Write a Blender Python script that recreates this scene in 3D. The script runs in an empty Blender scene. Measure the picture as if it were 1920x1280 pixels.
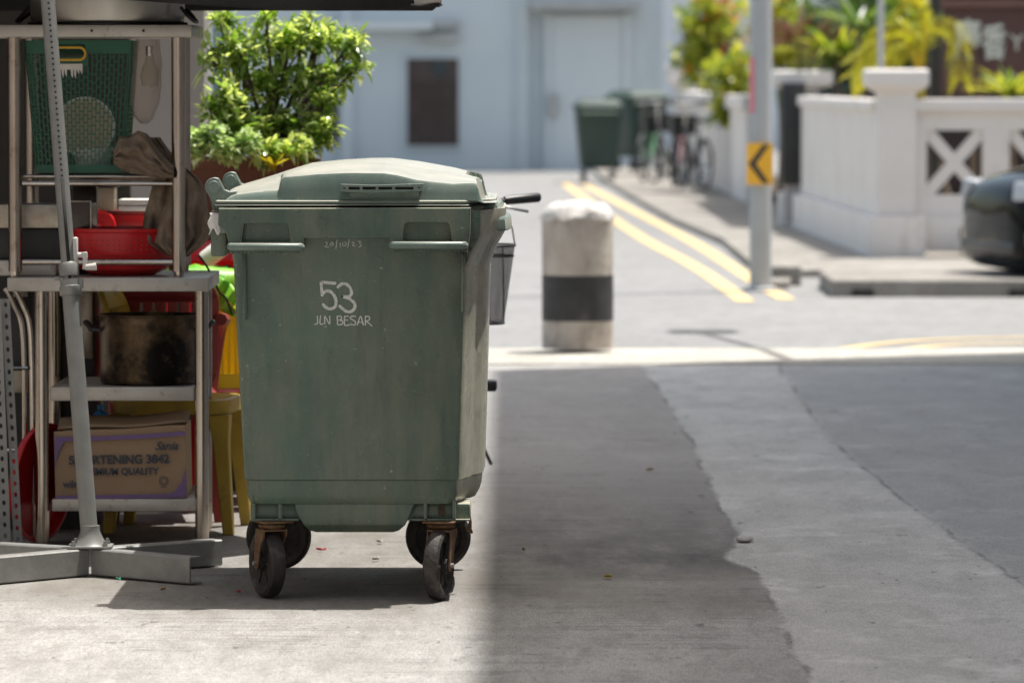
import bpy, bmesh, math, random
from mathutils import Vector, Matrix, noise as mnoise
R = math.radians
PI = math.pi
random.seed(7)
scene = bpy.context.scene

# ------------------------------------------------------------------ camera
CAMZ, FPX, PITCH = 1.47, 10080.0, math.atan(495 / 10080.0)
cd = bpy.data.cameras.new('camera')
cam = bpy.data.objects.new('camera', cd)
scene.collection.objects.link(cam)
cam.location = (0, 0, CAMZ)
cam.rotation_euler = (PI / 2 - PITCH, 0, 0)
cd.sensor_width = 36.0
cd.lens = FPX / 1920 * 36
cd.clip_start = 0.1
cd.clip_end = 2000
cd.dof.use_dof = True
cd.dof.focus_distance = 15.15
cd.dof.aperture_fstop = 5.4
scene.camera = cam

# ------------------------------------------------------------------ light
SUN_AZ_X, SUN_AZ_Y, SUN_Z = 0.30, 0.17, 1.15          # towards the sun
sv = Vector((SUN_AZ_X, SUN_AZ_Y, SUN_Z)).normalized()
w = bpy.data.worlds.new('World')
scene.world = w
w.use_nodes = True
nt = w.node_tree
bg = nt.nodes['Background']
sky = nt.nodes.new('ShaderNodeTexSky')
sky.sky_type = 'NISHITA'
sky.sun_disc = False
sky.sun_elevation = math.asin(sv.z)
sky.sun_rotation = math.atan2(sv.x, sv.y)
sky.dust_density = 3.0
wb = nt.nodes.new('ShaderNodeMix'); wb.data_type = 'RGBA'; wb.blend_type = 'MULTIPLY'; wb.inputs[0].default_value = 1
wb.inputs[7].default_value = (1.09, 1.02, .86, 1)      # hazy tropical sky, daylight white balance
nt.links.new(sky.outputs[0], wb.inputs[6]); nt.links.new(wb.outputs[2], bg.inputs[0])
bg.inputs[1].default_value = 0.135
sl = bpy.data.lights.new('sun', 'SUN')
sl.energy = 3.25
sl.angle = R(0.5)
sl.color = (1.0, 0.965, 0.915)
so = bpy.data.objects.new('sun', sl)
scene.collection.objects.link(so)
so.rotation_euler = sv.to_track_quat('Z', 'Y').to_euler()
so.location = (3, 2, 12)
scene.view_settings.view_transform = 'Standard'
scene.view_settings.look = 'None'
scene.view_settings.exposure = 0.95
scene.view_settings.gamma = 1.0
scene.cycles.max_bounces = 8
scene.cycles.sample_clamp_indirect = 6

# ------------------------------------------------------------------ pixel helpers (photograph pixels, 1920 x 1280)
cp, sp = math.cos(PITCH), math.sin(PITCH)
def P(px, py, Y):
    a = (px - 960) / FPX; b = (640 - py) / FPX
    d = Vector((a, cp + b * sp, -sp + b * cp))
    t = Y / d.y
    return Vector((d.x * t, Y, CAMZ + d.z * t))
def G(px, py, z=0.0):
    a = (px - 960) / FPX; b = (640 - py) / FPX
    d = Vector((a, cp + b * sp, -sp + b * cp))
    t = (z - CAMZ) / d.z
    return Vector((d.x * t, d.y * t, z))
def S(Y): return FPX / Y

# ------------------------------------------------------------------ objects
ROOTM = {}
def setp(o, label=None, cat=None, group=None, kind=None):
    if label: o['label'] = label
    if cat: o['category'] = cat
    if group: o['group'] = group
    if kind: o['kind'] = kind
    return o
def thing(name, label, cat, loc=(0, 0, 0), rz=0.0, group=None):
    o = bpy.data.objects.new(name, None)
    scene.collection.objects.link(o)
    o.location = loc; o.rotation_euler = (0, 0, rz)
    o.empty_display_size = 0.1
    ROOTM[o.name] = Matrix.Translation(Vector(loc)) @ Matrix.Rotation(rz, 4, 'Z')
    return setp(o, label, cat, group)

class MB:
    def __init__(s): s.v = []; s.f = []; s.M = Matrix.Identity(4)
    def add(s, vs, fs):
        b = len(s.v)
        s.v += [s.M @ Vector(p) for p in vs]
        s.f += [tuple(b + i for i in f) for f in fs]
        return s
    def box(s, x0, x1, y0, y1, z0, z1):
        vs = [(x, y, z) for z in (z0, z1) for y in (y0, y1) for x in (x0, x1)]
        return s.add(vs, [(0, 2, 3, 1), (4, 5, 7, 6), (0, 1, 5, 4), (2, 6, 7, 3), (0, 4, 6, 2), (1, 3, 7, 5)])
    def cbox(s, x0, x1, y0, y1, z0, z1, c=0.004):
        # box with chamfered edges
        bm = bmesh.new()
        bmesh.ops.create_cube(bm, size=1)
        for v in bm.verts:
            v.co = Vector(((x0 + x1) / 2 + v.co.x * (x1 - x0), (y0 + y1) / 2 + v.co.y * (y1 - y0), (z0 + z1) / 2 + v.co.z * (z1 - z0)))
        bmesh.ops.bevel(bm, geom=bm.edges[:], offset=c, segments=2, affect='EDGES', profile=0.5)
        bm.verts.index_update()
        s.add([v.co.copy() for v in bm.verts], [tuple(v.index for v in f.verts) for f in bm.faces])
        bm.free(); return s
    def rings(s, rings, cap0=True, cap1=True, closed=True):
        n = len(rings[0]); vs = [p for r in rings for p in r]; fs = []
        for k in range(len(rings) - 1):
            for i in range(n if closed else n - 1):
                j = (i + 1) % n
                fs.append((k * n + i, k * n + j, (k + 1) * n + j, (k + 1) * n + i))
        if cap0: fs.append(tuple(reversed(range(n))))
        if cap1: fs.append(tuple((len(rings) - 1) * n + i for i in range(n)))
        return s.add(vs, fs)
    def tube(s, pts, r, n=10, cap=True, closed=False):
        pts = [Vector(p) for p in pts]; m = len(pts); rr = r if isinstance(r, (list, tuple)) else [r] * m
        rings = []; up = None
        for i, p in enumerate(pts):
            if closed: t = pts[(i + 1) % m] - pts[i - 1]
            else: t = pts[min(i + 1, m - 1)] - pts[max(i - 1, 0)]
            t.normalize()
            if up is None:
                up = Vector((0, 0, 1)) if abs(t.z) < 0.9 else Vector((0, 1, 0))
            a = up - t * up.dot(t)
            if a.length < 1e-5: a = t.orthogonal()
            a.normalize(); up = a; b = t.cross(a)
            rings.append([p + (a * math.cos(2 * PI * k / n) + b * math.sin(2 * PI * k / n)) * rr[i] for k in range(n)])
        if closed:
            rings.append(rings[0]); return s.rings(rings, False, False)
        return s.rings(rings, cap, cap)
    def cyl(s, a, b, r, n=24, r2=None):
        return s.tube([a, b], [r, r if r2 is None else r2], n)
    def lathe(s, c, prof, n=48, axis='Z', squash=1.0):
        c = Vector(c); rings = []
        for (r, h) in prof:
            ring = []
            for k in range(n):
                a = 2 * PI * k / n
                x, y = r * math.cos(a), r * math.sin(a) * squash
                ring.append(c + (Vector((x, y, h)) if axis == 'Z' else Vector((x, h, y)) if axis == 'Y' else Vector((h, x, y))))
            rings.append(ring)
        return s.rings(rings, prof[0][0] > 1e-4, prof[-1][0] > 1e-4)
    def prism(s, poly, d0, d1, axis='Y'):
        # poly: 2-D points; axis: direction of extrusion
        def mk(p, d):
            if axis == 'Y': return (p[0], d, p[1])
            if axis == 'X': return (d, p[0], p[1])
            return (p[0], p[1], d)
        return s.rings([[mk(p, d0) for p in poly], [mk(p, d1) for p in poly]])
    def grid(s, fn, nu, nv):
        vs = [fn(i / nu, j / nv) for j in range(nv + 1) for i in range(nu + 1)]
        fs = [(j * (nu + 1) + i, j * (nu + 1) + i + 1, (j + 1) * (nu + 1) + i + 1, (j + 1) * (nu + 1) + i) for j in range(nv) for i in range(nu)]
        return s.add(vs, fs)
    def build(s, name, mat, parent=None, world=False, smooth=35, bevel=0, label=None, solid=0, subsurf=0):
        me = bpy.data.meshes.new(name)
        vs = s.v
        if world and parent is not None:
            q = parent
            while q.parent is not None: q = q.parent
            Mi = ROOTM[q.name].inverted() if q.name in ROOTM else Matrix.Identity(4)
            vs = [Mi @ v for v in vs]
        me.from_pydata([tuple(v) for v in vs], [], s.f)
        me.update()
        bm = bmesh.new(); bm.from_mesh(me)
        bmesh.ops.recalc_face_normals(bm, faces=bm.faces[:])
        bm.to_mesh(me); bm.free()
        o = bpy.data.objects.new(name, me)
        scene.collection.objects.link(o)
        if parent is not None: o.parent = parent
        if mat: me.materials.append(mat)
        if smooth:
            for p in me.polygons: p.use_smooth = True
            me.set_sharp_from_angle(angle=R(smooth))
        if solid:
            m = o.modifiers.new('solid', 'SOLIDIFY'); m.thickness = solid; m.offset = 0
        if bevel:
            m = o.modifiers.new('bevel', 'BEVEL'); m.width = bevel; m.segments = 2; m.limit_method = 'ANGLE'; m.angle_limit = R(40)
            m.harden_normals = False
        if subsurf:
            m = o.modifiers.new('sub', 'SUBSURF'); m.levels = m.render_levels = subsurf
        if label: o['label'] = label
        return o

def curve_mesh(outer, holes, thick, bevel=0.0):
    """filled 2-D outline with holes, extruded; returns verts, faces (x, y in plane, z = depth)"""
    cu = bpy.data.curves.new('tmp', 'CURVE'); cu.dimensions = '2D'; cu.fill_mode = 'BOTH'
    cu.extrude = max(thick / 2 - bevel, 0.0001); cu.bevel_depth = bevel; cu.bevel_resolution = 1
    for lp in [outer] + list(holes):
        sp_ = cu.splines.new('POLY'); sp_.points.add(len(lp) - 1)
        for i, p in enumerate(lp): sp_.points[i].co = (p[0], p[1], 0, 1)
        sp_.use_cyclic_u = True
    return _conv(cu)
def _conv(cu):
    o = bpy.data.objects.new('tmp', cu); scene.collection.objects.link(o)
    dg = bpy.context.evaluated_depsgraph_get(); dg.update()
    me = bpy.data.meshes.new_from_object(o.evaluated_get(dg))
    vs = [v.co.copy() for v in me.vertices]; fs = [tuple(p.vertices) for p in me.polygons]
    bpy.data.objects.remove(o); bpy.data.curves.remove(cu); bpy.data.meshes.remove(me)
    return vs, fs
def text_mesh(txt, size, thick=0.001, shear=0.0, bold=0.0, align='LEFT', space=1.0):
    cu = bpy.data.curves.new('tmp', 'FONT'); cu.body = txt; cu.size = size; cu.extrude = thick / 2
    cu.shear = shear; cu.offset = bold; cu.align_x = align; cu.space_character = space; cu.resolution_u = 3
    return _conv(cu)
def rrect(x0, x1, y0, y1, r, n=5):
    pts = []
    for cx, cy, a0 in ((x1 - r, y1 - r, 0), (x0 + r, y1 - r, 90), (x0 + r, y0 + r, 180), (x1 - r, y0 + r, 270)):
        for k in range(n + 1):
            a = R(a0 + 90 * k / n); pts.append((cx + r * math.cos(a), cy + r * math.sin(a)))
    return pts
XZ = Matrix(((1, 0, 0, 0), (0, 0, 1, 0), (0, 1, 0, 0), (0, 0, 0, 1)))   # plane x,y -> x,z ; depth -> y

def interp(tab, x):
    if x <= tab[0][0]: return tab[0][1]
    for (a, va), (b, vb) in zip(tab, tab[1:]):
        if x <= b: return va + (vb - va) * (x - a) / (b - a)
    return tab[-1][1]
def sst(a, b, x):
    t = max(0, min(1, (x - a) / (b - a))); return t * t * (3 - 2 * t)

# ------------------------------------------------------------------ materials
def new_mat(name):
    m = bpy.data.materials.new(name); m.use_nodes = True
    n = m.node_tree
    return m, n, n.nodes['Principled BSDF']
def N(n, t, **kw):
    x = n.nodes.new(t)
    for k, v in kw.items(): setattr(x, k, v)
    return x
def mat(name, c1, c2=None, scale=8.0, rough=0.6, metal=0.0, bump=0.0, bscale=None, detail=5.0, stretch=(1, 1, 1),
        c3=None, scale3=3.0, t3=(0.52, 0.68), stretch3=(1, 1, 1), spec=0.5, rvar=0.0, lo=0.35, hi=0.68, trans=0.0, alpha=1.0):
    m, n, b = new_mat(name)
    tc = N(n, 'ShaderNodeTexCoord')
    mp = N(n, 'ShaderNodeMapping'); mp.inputs['Scale'].default_value = stretch
    n.links.new(tc.outputs['Object'], mp.inputs['Vector'])
    no = N(n, 'ShaderNodeTexNoise'); no.inputs['Scale'].default_value = scale; no.inputs['Detail'].default_value = detail
    no.inputs['Roughness'].default_value = 0.65
    n.links.new(mp.outputs[0], no.inputs['Vector'])
    cr = N(n, 'ShaderNodeValToRGB')
    cr.color_ramp.elements[0].position = lo; cr.color_ramp.elements[1].position = hi
    cr.color_ramp.elements[0].color = (*c1, 1); cr.color_ramp.elements[1].color = (*(c2 or c1), 1)
    n.links.new(no.outputs['Fac'], cr.inputs[0])
    col = cr.outputs[0]
    if c3:
        mp3 = N(n, 'ShaderNodeMapping'); mp3.inputs['Scale'].default_value = stretch3
        n.links.new(tc.outputs['Object'], mp3.inputs['Vector'])
        n3 = N(n, 'ShaderNodeTexNoise'); n3.inputs['Scale'].default_value = scale3; n3.inputs['Detail'].default_value = 7
        n3.inputs['Roughness'].default_value = 0.7
        n.links.new(mp3.outputs[0], n3.inputs['Vector'])
        mr = N(n, 'ShaderNodeMapRange'); mr.inputs[1].default_value = t3[0]; mr.inputs[2].default_value = t3[1]
        n.links.new(n3.outputs['Fac'], mr.inputs[0])
        mx = N(n, 'ShaderNodeMix', data_type='RGBA')
        n.links.new(mr.outputs[0], mx.inputs[0]); n.links.new(col, mx.inputs[6]); mx.inputs[7].default_value = (*c3, 1)
        col = mx.outputs[2]
    n.links.new(col, b.inputs['Base Color'])
    b.inputs['Roughness'].default_value = rough; b.inputs['Metallic'].default_value = metal
    b.inputs['Specular IOR Level'].default_value = spec
    if rvar:
        mr = N(n, 'ShaderNodeMapRange'); mr.inputs[3].default_value = max(0.05, rough - rvar); mr.inputs[4].default_value = rough + rvar
        n.links.new(no.outputs['Fac'], mr.inputs[0]); n.links.new(mr.outputs[0], b.inputs['Roughness'])
    if bump:
        nb = N(n, 'ShaderNodeTexNoise'); nb.inputs['Scale'].default_value = bscale or scale * 4; nb.inputs['Detail'].default_value = 6
        n.links.new(mp.outputs[0], nb.inputs['Vector'])
        bp = N(n, 'ShaderNodeBump'); bp.inputs['Strength'].default_value = bump; bp.inputs['Distance'].default_value = 0.01
        n.links.new(nb.outputs['Fac'], bp.inputs['Height']); n.links.new(bp.outputs[0], b.inputs['Normal'])
    if trans: b.inputs['Transmission Weight'].default_value = trans
    if alpha < 1: b.inputs['Alpha'].default_value = alpha
    return m
def leaf_mat(name, ca, cb, tr=0.45, rough=0.35, tcol=None, pos=(0.3, 0.7)):
    m, n, b = new_mat(name)
    out = n.nodes['Material Output']
    geo = N(n, 'ShaderNodeNewGeometry')
    cr = N(n, 'ShaderNodeValToRGB'); cr.color_ramp.elements[0].color = (*ca, 1); cr.color_ramp.elements[1].color = (*cb, 1)
    cr.color_ramp.elements[0].position = pos[0]; cr.color_ramp.elements[1].position = pos[1]
    n.links.new(geo.outputs['Random Per Island'], cr.inputs[0])
    n.links.new(cr.outputs[0], b.inputs['Base Color']); b.inputs['Roughness'].default_value = rough
    t = N(n, 'ShaderNodeBsdfTranslucent')
    hs = N(n, 'ShaderNodeMix', data_type='RGBA', blend_type='MULTIPLY'); hs.inputs[0].default_value = 1
    n.links.new(cr.outputs[0], hs.inputs[6]); hs.inputs[7].default_value = (*(tcol or (2.6, 2.4, 0.8)), 1)
    n.links.new(hs.outputs[2], t.inputs[0])
    mx = N(n, 'ShaderNodeMixShader'); mx.inputs[0].default_value = tr
    n.links.new(b.outputs[0], mx.inputs[1]); n.links.new(t.outputs[0], mx.inputs[2]); n.links.new(mx.outputs[0], out.inputs[0])
    return m

def ground_mat(name, c1, c2, cdark, stain=None, lines=True, lscale=1.0, rough=0.8, fine=0.35, patches=None):
    """weathered concrete / asphalt in world coordinates; stain = list of (y0, y1, colour, strength)"""
    m, n, b = new_mat(name)
    geo = N(n, 'ShaderNodeNewGeometry')
    def nz(scale, st=(1, 1, 1), det=6, rg=0.65):
        mp = N(n, 'ShaderNodeMapping'); mp.inputs['Scale'].default_value = st
        n.links.new(geo.outputs['Position'], mp.inputs['Vector'])
        x = N(n, 'ShaderNodeTexNoise'); x.inputs['Scale'].default_value = scale; x.inputs['Detail'].default_value = det
        x.inputs['Roughness'].default_value = rg
        n.links.new(mp.outputs[0], x.inputs['Vector']); return x.outputs['Fac']
    def rmp(v, a, c, o0=0.0, o1=1.0):
        x = N(n, 'ShaderNodeMapRange'); x.inputs[1].default_value = a; x.inputs[2].default_value = c
        x.inputs[3].default_value = o0; x.inputs[4].default_value = o1
        n.links.new(v, x.inputs[0]); return x.outputs[0]
    def mixc(f, a, c, blend='MIX'):
        x = N(n, 'ShaderNodeMix', data_type='RGBA', blend_type=blend)
        if isinstance(f, float): x.inputs[0].default_value = f
        else: n.links.new(f, x.inputs[0])
        for i, q in ((6, a), (7, c)):
            if isinstance(q, tuple): x.inputs[i].default_value = (*q, 1)
            else: n.links.new(q, x.inputs[i])
        return x.outputs[2]
    def math_(op, a, c):
        x = N(n, 'ShaderNodeMath', operation=op)
        for i, q in ((0, a), (1, c)):
            if isinstance(q, (int, float)): x.inputs[i].default_value = q
            else: n.links.new(q, x.inputs[i])
        return x.outputs[0]
    col = mixc(rmp(nz(1.3, (1, .45, 1)), .35, .65), c1, c2)
    col = mixc(rmp(nz(11, (.8, .22, 1), 8, .75), .46, .66, 0, .75), col, cdark)
    col = mixc(rmp(nz(2.6, (.8, .4, 1), 9, .8), .52, .66, 0, .45), col, tuple(min(1, q * 1.3) for q in c2))
    col = mixc(rmp(nz(210, (1, .11, 1), 3), .36, .62, fine, 0.0), col, tuple(q * .3 for q in cdark))
    col = mixc(rmp(nz(60, (1, .13, 1), 5, .7), .56, .70, 0, .35), col, tuple(q * .45 for q in cdark))
    col = mixc(rmp(nz(26, (.6, .12, 1), 8, .8), .56, .74, 0, .5), col, tuple(min(1, q * 1.35) for q in c2))
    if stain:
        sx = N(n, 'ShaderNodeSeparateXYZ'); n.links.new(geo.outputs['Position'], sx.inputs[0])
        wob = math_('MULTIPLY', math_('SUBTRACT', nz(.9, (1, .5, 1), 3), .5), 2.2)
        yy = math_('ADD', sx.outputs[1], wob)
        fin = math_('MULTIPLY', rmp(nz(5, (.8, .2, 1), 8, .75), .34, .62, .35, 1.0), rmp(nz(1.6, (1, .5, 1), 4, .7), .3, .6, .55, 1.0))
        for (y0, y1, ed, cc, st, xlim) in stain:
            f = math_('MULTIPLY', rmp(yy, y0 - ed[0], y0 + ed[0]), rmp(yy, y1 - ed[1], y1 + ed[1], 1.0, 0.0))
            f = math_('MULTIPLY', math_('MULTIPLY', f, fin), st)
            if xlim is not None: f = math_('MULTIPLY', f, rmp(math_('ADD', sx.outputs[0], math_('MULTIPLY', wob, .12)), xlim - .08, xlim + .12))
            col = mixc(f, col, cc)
    hgt = nz(120, (1, 1, 1), 6)
    if lines:
        l = nz(.22 * lscale, (1, 22, 1), 7, .68)
        a = math_('ABSOLUTE', math_('SUBTRACT', l, .5), 0)
        ln = rmp(a, 0.0, .018, 1.0, 0.0)
        brk = rmp(nz(4, (1, .2, 1), 9, .85), .46, .58)
        f = math_('MULTIPLY', math_('MULTIPLY', ln, brk), .85)
        col = mixc(f, col, tuple(q * .42 for q in cdark))
    if patches:
        # patches: (boundary points [(X, Y)], inside colour 1, colour 2, speck colour): everything right of the boundary
        sx = N(n, 'ShaderNodeSeparateXYZ'); n.links.new(geo.outputs['Position'], sx.inputs[0])
        for (bnd, q1, q2, qd, soft) in patches:
            fc = N(n, 'ShaderNodeFloatCurve'); cv = fc.mapping.curves[0]
            pts = sorted([((y - 2) / 28, x / 3.2) for x, y in bnd])
            while len(cv.points) > 2: cv.points.remove(cv.points[1])
            cv.points[0].location = pts[0]; cv.points[-1].location = pts[-1]
            for q_ in pts[1:-1]: cv.points.new(*q_)
            for q_ in cv.points: q_.handle_type = 'VECTOR'
            fc.mapping.update()
            n.links.new(math_('DIVIDE', math_('SUBTRACT', sx.outputs[1], 2.0), 28.0), fc.inputs[1])
            xb = math_('MULTIPLY', fc.outputs[0], 3.2)
            nn = math_('MULTIPLY', math_('SUBTRACT', nz(4, (1, .25, 1), 9, .8), .5), .12)
            d = math_('ADD', math_('SUBTRACT', sx.outputs[0], xb), nn)
            p1 = mixc(rmp(nz(1.7, (1, .6, 1)), .35, .65), q1, q2)
            p1 = mixc(rmp(nz(8, (.8, .2, 1), 8, .75), .46, .68, 0, .7), p1, qd)
            p1 = mixc(rmp(nz(210, (1, .11, 1), 3), .36, .62, fine, 0.0), p1, tuple(q * .4 for q in qd))
            p1 = mixc(rmp(nz(3.4, (.7, .45, 1), 9, .8), .52, .66, 0, .6), p1, tuple(min(1, q * 1.25) for q in q2))
            col = mixc(rmp(d, -soft, soft), col, p1)
            # trapped dirt in the broken seam
            ad = math_('ABSOLUTE', math_('SUBTRACT', d, .0), 0)
            sm = math_('MULTIPLY', rmp(ad, .003, .014, 1, 0), rmp(nz(2.6, (1, .5, 1), 6, .7), .45, .56))
            col = mixc(math_('MULTIPLY', sm, .55), col, (.05, .048, .044))
    col = mixc(rmp(nz(13, (1, .35, 1), 2), .69, .73, 0, .55), col, tuple(q * .3 for q in cdark))
    col = mixc(rmp(nz(34, (1, .25, 1), 2), .71, .75, 0, .7), col, tuple(q * .2 for q in cdark))
    n.links.new(col, b.inputs['Base Color'])
    b.inputs['Roughness'].default_value = rough; b.inputs['Specular IOR Level'].default_value = 0.35
    bp = N(n, 'ShaderNodeBump'); bp.inputs['Strength'].default_value = .35; bp.inputs['Distance'].default_value = .004
    n.links.new(hgt, bp.inputs['Height']); n.links.new(bp.outputs[0], b.inputs['Normal'])
    return m

M = {}
LB_ = [(p_.x, p_.y) for p_ in [G(*q) for q in ((1195, 678), (1240, 740), (1290, 820), (1330, 900), (1352, 960), (1388, 1004), (1355, 1046), (1420, 1078), (1442, 1120), (1465, 1160), (1490, 1230), (1520, 1285))]] + [(.95, 2.0)]
RB_ = [(p_.x, p_.y) for p_ in [G(*q) for q in ((1455, 678), (1500, 750), (1560, 830), (1645, 900), (1765, 990), (1850, 1050), (1930, 1105))]] + [(2.6, 2.0)]
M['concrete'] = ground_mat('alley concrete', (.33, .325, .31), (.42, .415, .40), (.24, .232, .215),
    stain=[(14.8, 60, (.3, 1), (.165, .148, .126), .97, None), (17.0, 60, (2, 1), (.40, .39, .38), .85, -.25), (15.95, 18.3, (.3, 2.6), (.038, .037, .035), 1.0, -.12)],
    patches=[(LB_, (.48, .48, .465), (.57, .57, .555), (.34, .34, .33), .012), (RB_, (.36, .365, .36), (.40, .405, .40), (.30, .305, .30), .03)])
M['road'] = ground_mat('sun bleached asphalt', (.235, .235, .232), (.275, .275, .27), (.19, .188, .185), lines=False)
M['kerbstone'] = ground_mat('pale kerb concrete', (.42, .40, .35), (.54, .52, .46), (.36, .34, .30), lines=False)
M['pave'] = ground_mat('pavement concrete', (.24, .225, .20), (.34, .32, .29), (.20, .19, .17), lines=False)
M['yellow_paint'] = mat('faded yellow road paint', (.62, .46, .21), (.56, .43, .22), 30, .7)
M['bin'] = None

# --- weathered green plastic
def bin_plastic(name, base, alt, dust, dustamt=.5, rough=.42, scr=True, sunlit_bleach=None, spots=()):
    m, n, b = new_mat(name)
    tc = N(n, 'ShaderNodeTexCoord')
    def nz(scale, st=(1, 1, 1), det=6, rg=.65):
        mp = N(n, 'ShaderNodeMapping'); mp.inputs['Scale'].default_value = st
        n.links.new(tc.outputs['Object'], mp.inputs['Vector'])
        x = N(n, 'ShaderNodeTexNoise'); x.inputs['Scale'].default_value = scale; x.inputs['Detail'].default_value = det
        x.inputs['Roughness'].default_value = rg
        n.links.new(mp.outputs[0], x.inputs['Vector']); return x.outputs['Fac']
    def rmp(v, a, c, o0=0.0, o1=1.0):
        x = N(n, 'ShaderNodeMapRange'); x.inputs[1].default_value = a; x.inputs[2].default_value = c
        x.inputs[3].default_value = o0; x.inputs[4].default_value = o1
        n.links.new(v, x.inputs[0]); return x.outputs[0]
    def mixc(f, a, c):
        x = N(n, 'ShaderNodeMix', data_type='RGBA')
        n.links.new(f, x.inputs[0])
        for i, q in ((6, a), (7, c)):
            if isinstance(q, tuple): x.inputs[i].default_value = (*q, 1)
            else: n.links.new(q, x.inputs[i])
        return x.outputs[2]
    col = mixc(rmp(nz(2.6), .38, .62), base, alt)
    col = mixc(rmp(nz(3.2, (1, 1, .8), 7, .7), .50, .66, 0, .5), col, tuple(q * .62 for q in base))
    col = mixc(rmp(nz(7, (1, 1, .22), 8, .75), .42, .72, 0, dustamt), col, dust)
    col = mixc(rmp(nz(16, (1.6, 1.6, .12), 8, .7), .52, .72, 0, .4), col, tuple(q * .55 for q in base))
    col = mixc(rmp(nz(55, (1, 1, 1), 2), .70, .76, 0, .55), col, (.42, .43, .38))
    col = mixc(rmp(nz(38, (1, 1, 1), 3), .70, .78, 0, .8), col, (.03, .03, .03))
    if scr:
        a = N(n, 'ShaderNodeMath', operation='ABSOLUTE'); s_ = N(n, 'ShaderNodeMath', operation='SUBTRACT'); s_.inputs[1].default_value = .5
        n.links.new(nz(9, (.25, 1, 1.6), 3, .5), s_.inputs[0]); n.links.new(s_.outputs[0], a.inputs[0])
        br = rmp(nz(6, (1, 1, 1), 4), .55, .7)
        mu = N(n, 'ShaderNodeMath', operation='MULTIPLY'); n.links.new(rmp(a.outputs[0], 0, .0035, .5, 0), mu.inputs[0]); n.links.new(br, mu.inputs[1])
        col = mixc(mu.outputs[0], col, (.32, .34, .28))
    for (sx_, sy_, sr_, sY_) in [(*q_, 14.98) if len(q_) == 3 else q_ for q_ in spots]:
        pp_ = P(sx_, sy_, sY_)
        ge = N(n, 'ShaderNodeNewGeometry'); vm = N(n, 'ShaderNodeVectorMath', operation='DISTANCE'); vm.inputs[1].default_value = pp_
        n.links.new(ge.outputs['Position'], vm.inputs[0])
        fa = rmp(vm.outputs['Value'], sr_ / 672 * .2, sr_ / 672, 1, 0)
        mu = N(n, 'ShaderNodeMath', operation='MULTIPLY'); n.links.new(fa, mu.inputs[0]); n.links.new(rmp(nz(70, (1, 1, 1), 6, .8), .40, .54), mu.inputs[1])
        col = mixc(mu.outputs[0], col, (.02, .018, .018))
    if sunlit_bleach:
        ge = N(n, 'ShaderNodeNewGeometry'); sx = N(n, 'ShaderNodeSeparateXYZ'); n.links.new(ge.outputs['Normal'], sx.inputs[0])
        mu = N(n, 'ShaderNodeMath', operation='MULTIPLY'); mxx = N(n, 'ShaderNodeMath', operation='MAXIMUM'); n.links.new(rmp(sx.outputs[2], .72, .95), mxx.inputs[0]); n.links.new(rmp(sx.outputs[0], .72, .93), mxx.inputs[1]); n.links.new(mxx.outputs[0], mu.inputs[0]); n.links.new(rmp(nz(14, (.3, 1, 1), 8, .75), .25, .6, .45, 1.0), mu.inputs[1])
        col = mixc(mu.outputs[0], col, sunlit_bleach)
    n.links.new(col, b.inputs['Base Color'])
    n.links.new(rmp(nz(5), .3, .7, rough - .08, rough + .14), b.inputs['Roughness'])
    bp = N(n, 'ShaderNodeBump'); bp.inputs['Strength'].default_value = .12; bp.inputs['Distance'].default_value = .004
    n.links.new(nz(160), bp.inputs['Height'])
    bp2 = N(n, 'ShaderNodeBump'); bp2.inputs['Strength'].default_value = .9; bp2.inputs['Distance'].default_value = .02
    n.links.new(nz(2.2, (1, 1, 1), 1), bp2.inputs['Height']); n.links.new(bp.outputs[0], bp2.inputs['Normal'])
    n.links.new(bp2.outputs[0], b.inputs['Normal'])
    return m
M['bin'] = bin_plastic('weathered green plastic', (.060, .105, .080), (.092, .145, .108), (.185, .19, .135), .8, rough=.26, sunlit_bleach=(.52, .50, .39), spots=((607, 416, 22), (646, 420, 16), (701, 503, 14), (880, 470, 50), (912, 462, 75, 15.2), (905, 440, 60, 15.35), (750, 395, 10), (538, 552, 9), (470, 900, 40), (690, 905, 30)))
M['bin_lid'] = bin_plastic('bleached and sunlit green plastic', (.085, .135, .11), (.11, .16, .13), (.20, .22, .175), .55, .38, sunlit_bleach=(.42, .41, .35))
M['bin_trim'] = bin_plastic('pale green plastic trim', (.12, .18, .155), (.15, .205, .175), (.24, .25, .205), .4, .33, sunlit_bleach=(.38, .38, .33))
M['rust'] = mat('rusty steel', (.13, .06, .03), (.24, .16, .09), 30, .75, .3, .3, c3=(.07, .05, .04), scale3=14)
M['rubber'] = mat('worn rubber', (.022, .019, .018), (.045, .038, .034), 22, .7, bump=.3, c3=(.12, .10, .08), scale3=9, t3=(.56, .72))
M['white_paint'] = mat('white marker paint', (.66, .67, .62), (.50, .52, .47), 120, .7, lo=.4, hi=.7, c3=(.16, .19, .155), scale3=170, t3=(.54, .66))
M['black_hole'] = mat('dark cavity', (.02, .02, .018), (.035, .032, .03), 12, .9)
M['steel'] = mat('stained stainless steel', (.30, .26, .21), (.50, .46, .40), 7, .36, .85, .08, c3=(.26, .18, .12), scale3=11, t3=(.55, .75), rvar=.1)
M['steel_tube'] = mat('scuffed steel tube', (.42, .36, .30), (.58, .52, .46), 9, .2, 1.0, .03, stretch=(1, 1, .3), c3=(.22, .14, .09), scale3=16, t3=(.58, .72), rvar=.08)
M['steel_sheet'] = mat('dull steel edge', (.44, .41, .37), (.57, .54, .49), 6, .4, .4, .08, c3=(.20, .14, .09), scale3=18, t3=(.56, .74))
M['grey_metal'] = mat('grey powder coated steel', (.22, .22, .21), (.27, .27, .255), 12, .42, .25, .04, c3=(.23, .20, .16), scale3=24, t3=(.64, .76))
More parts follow.
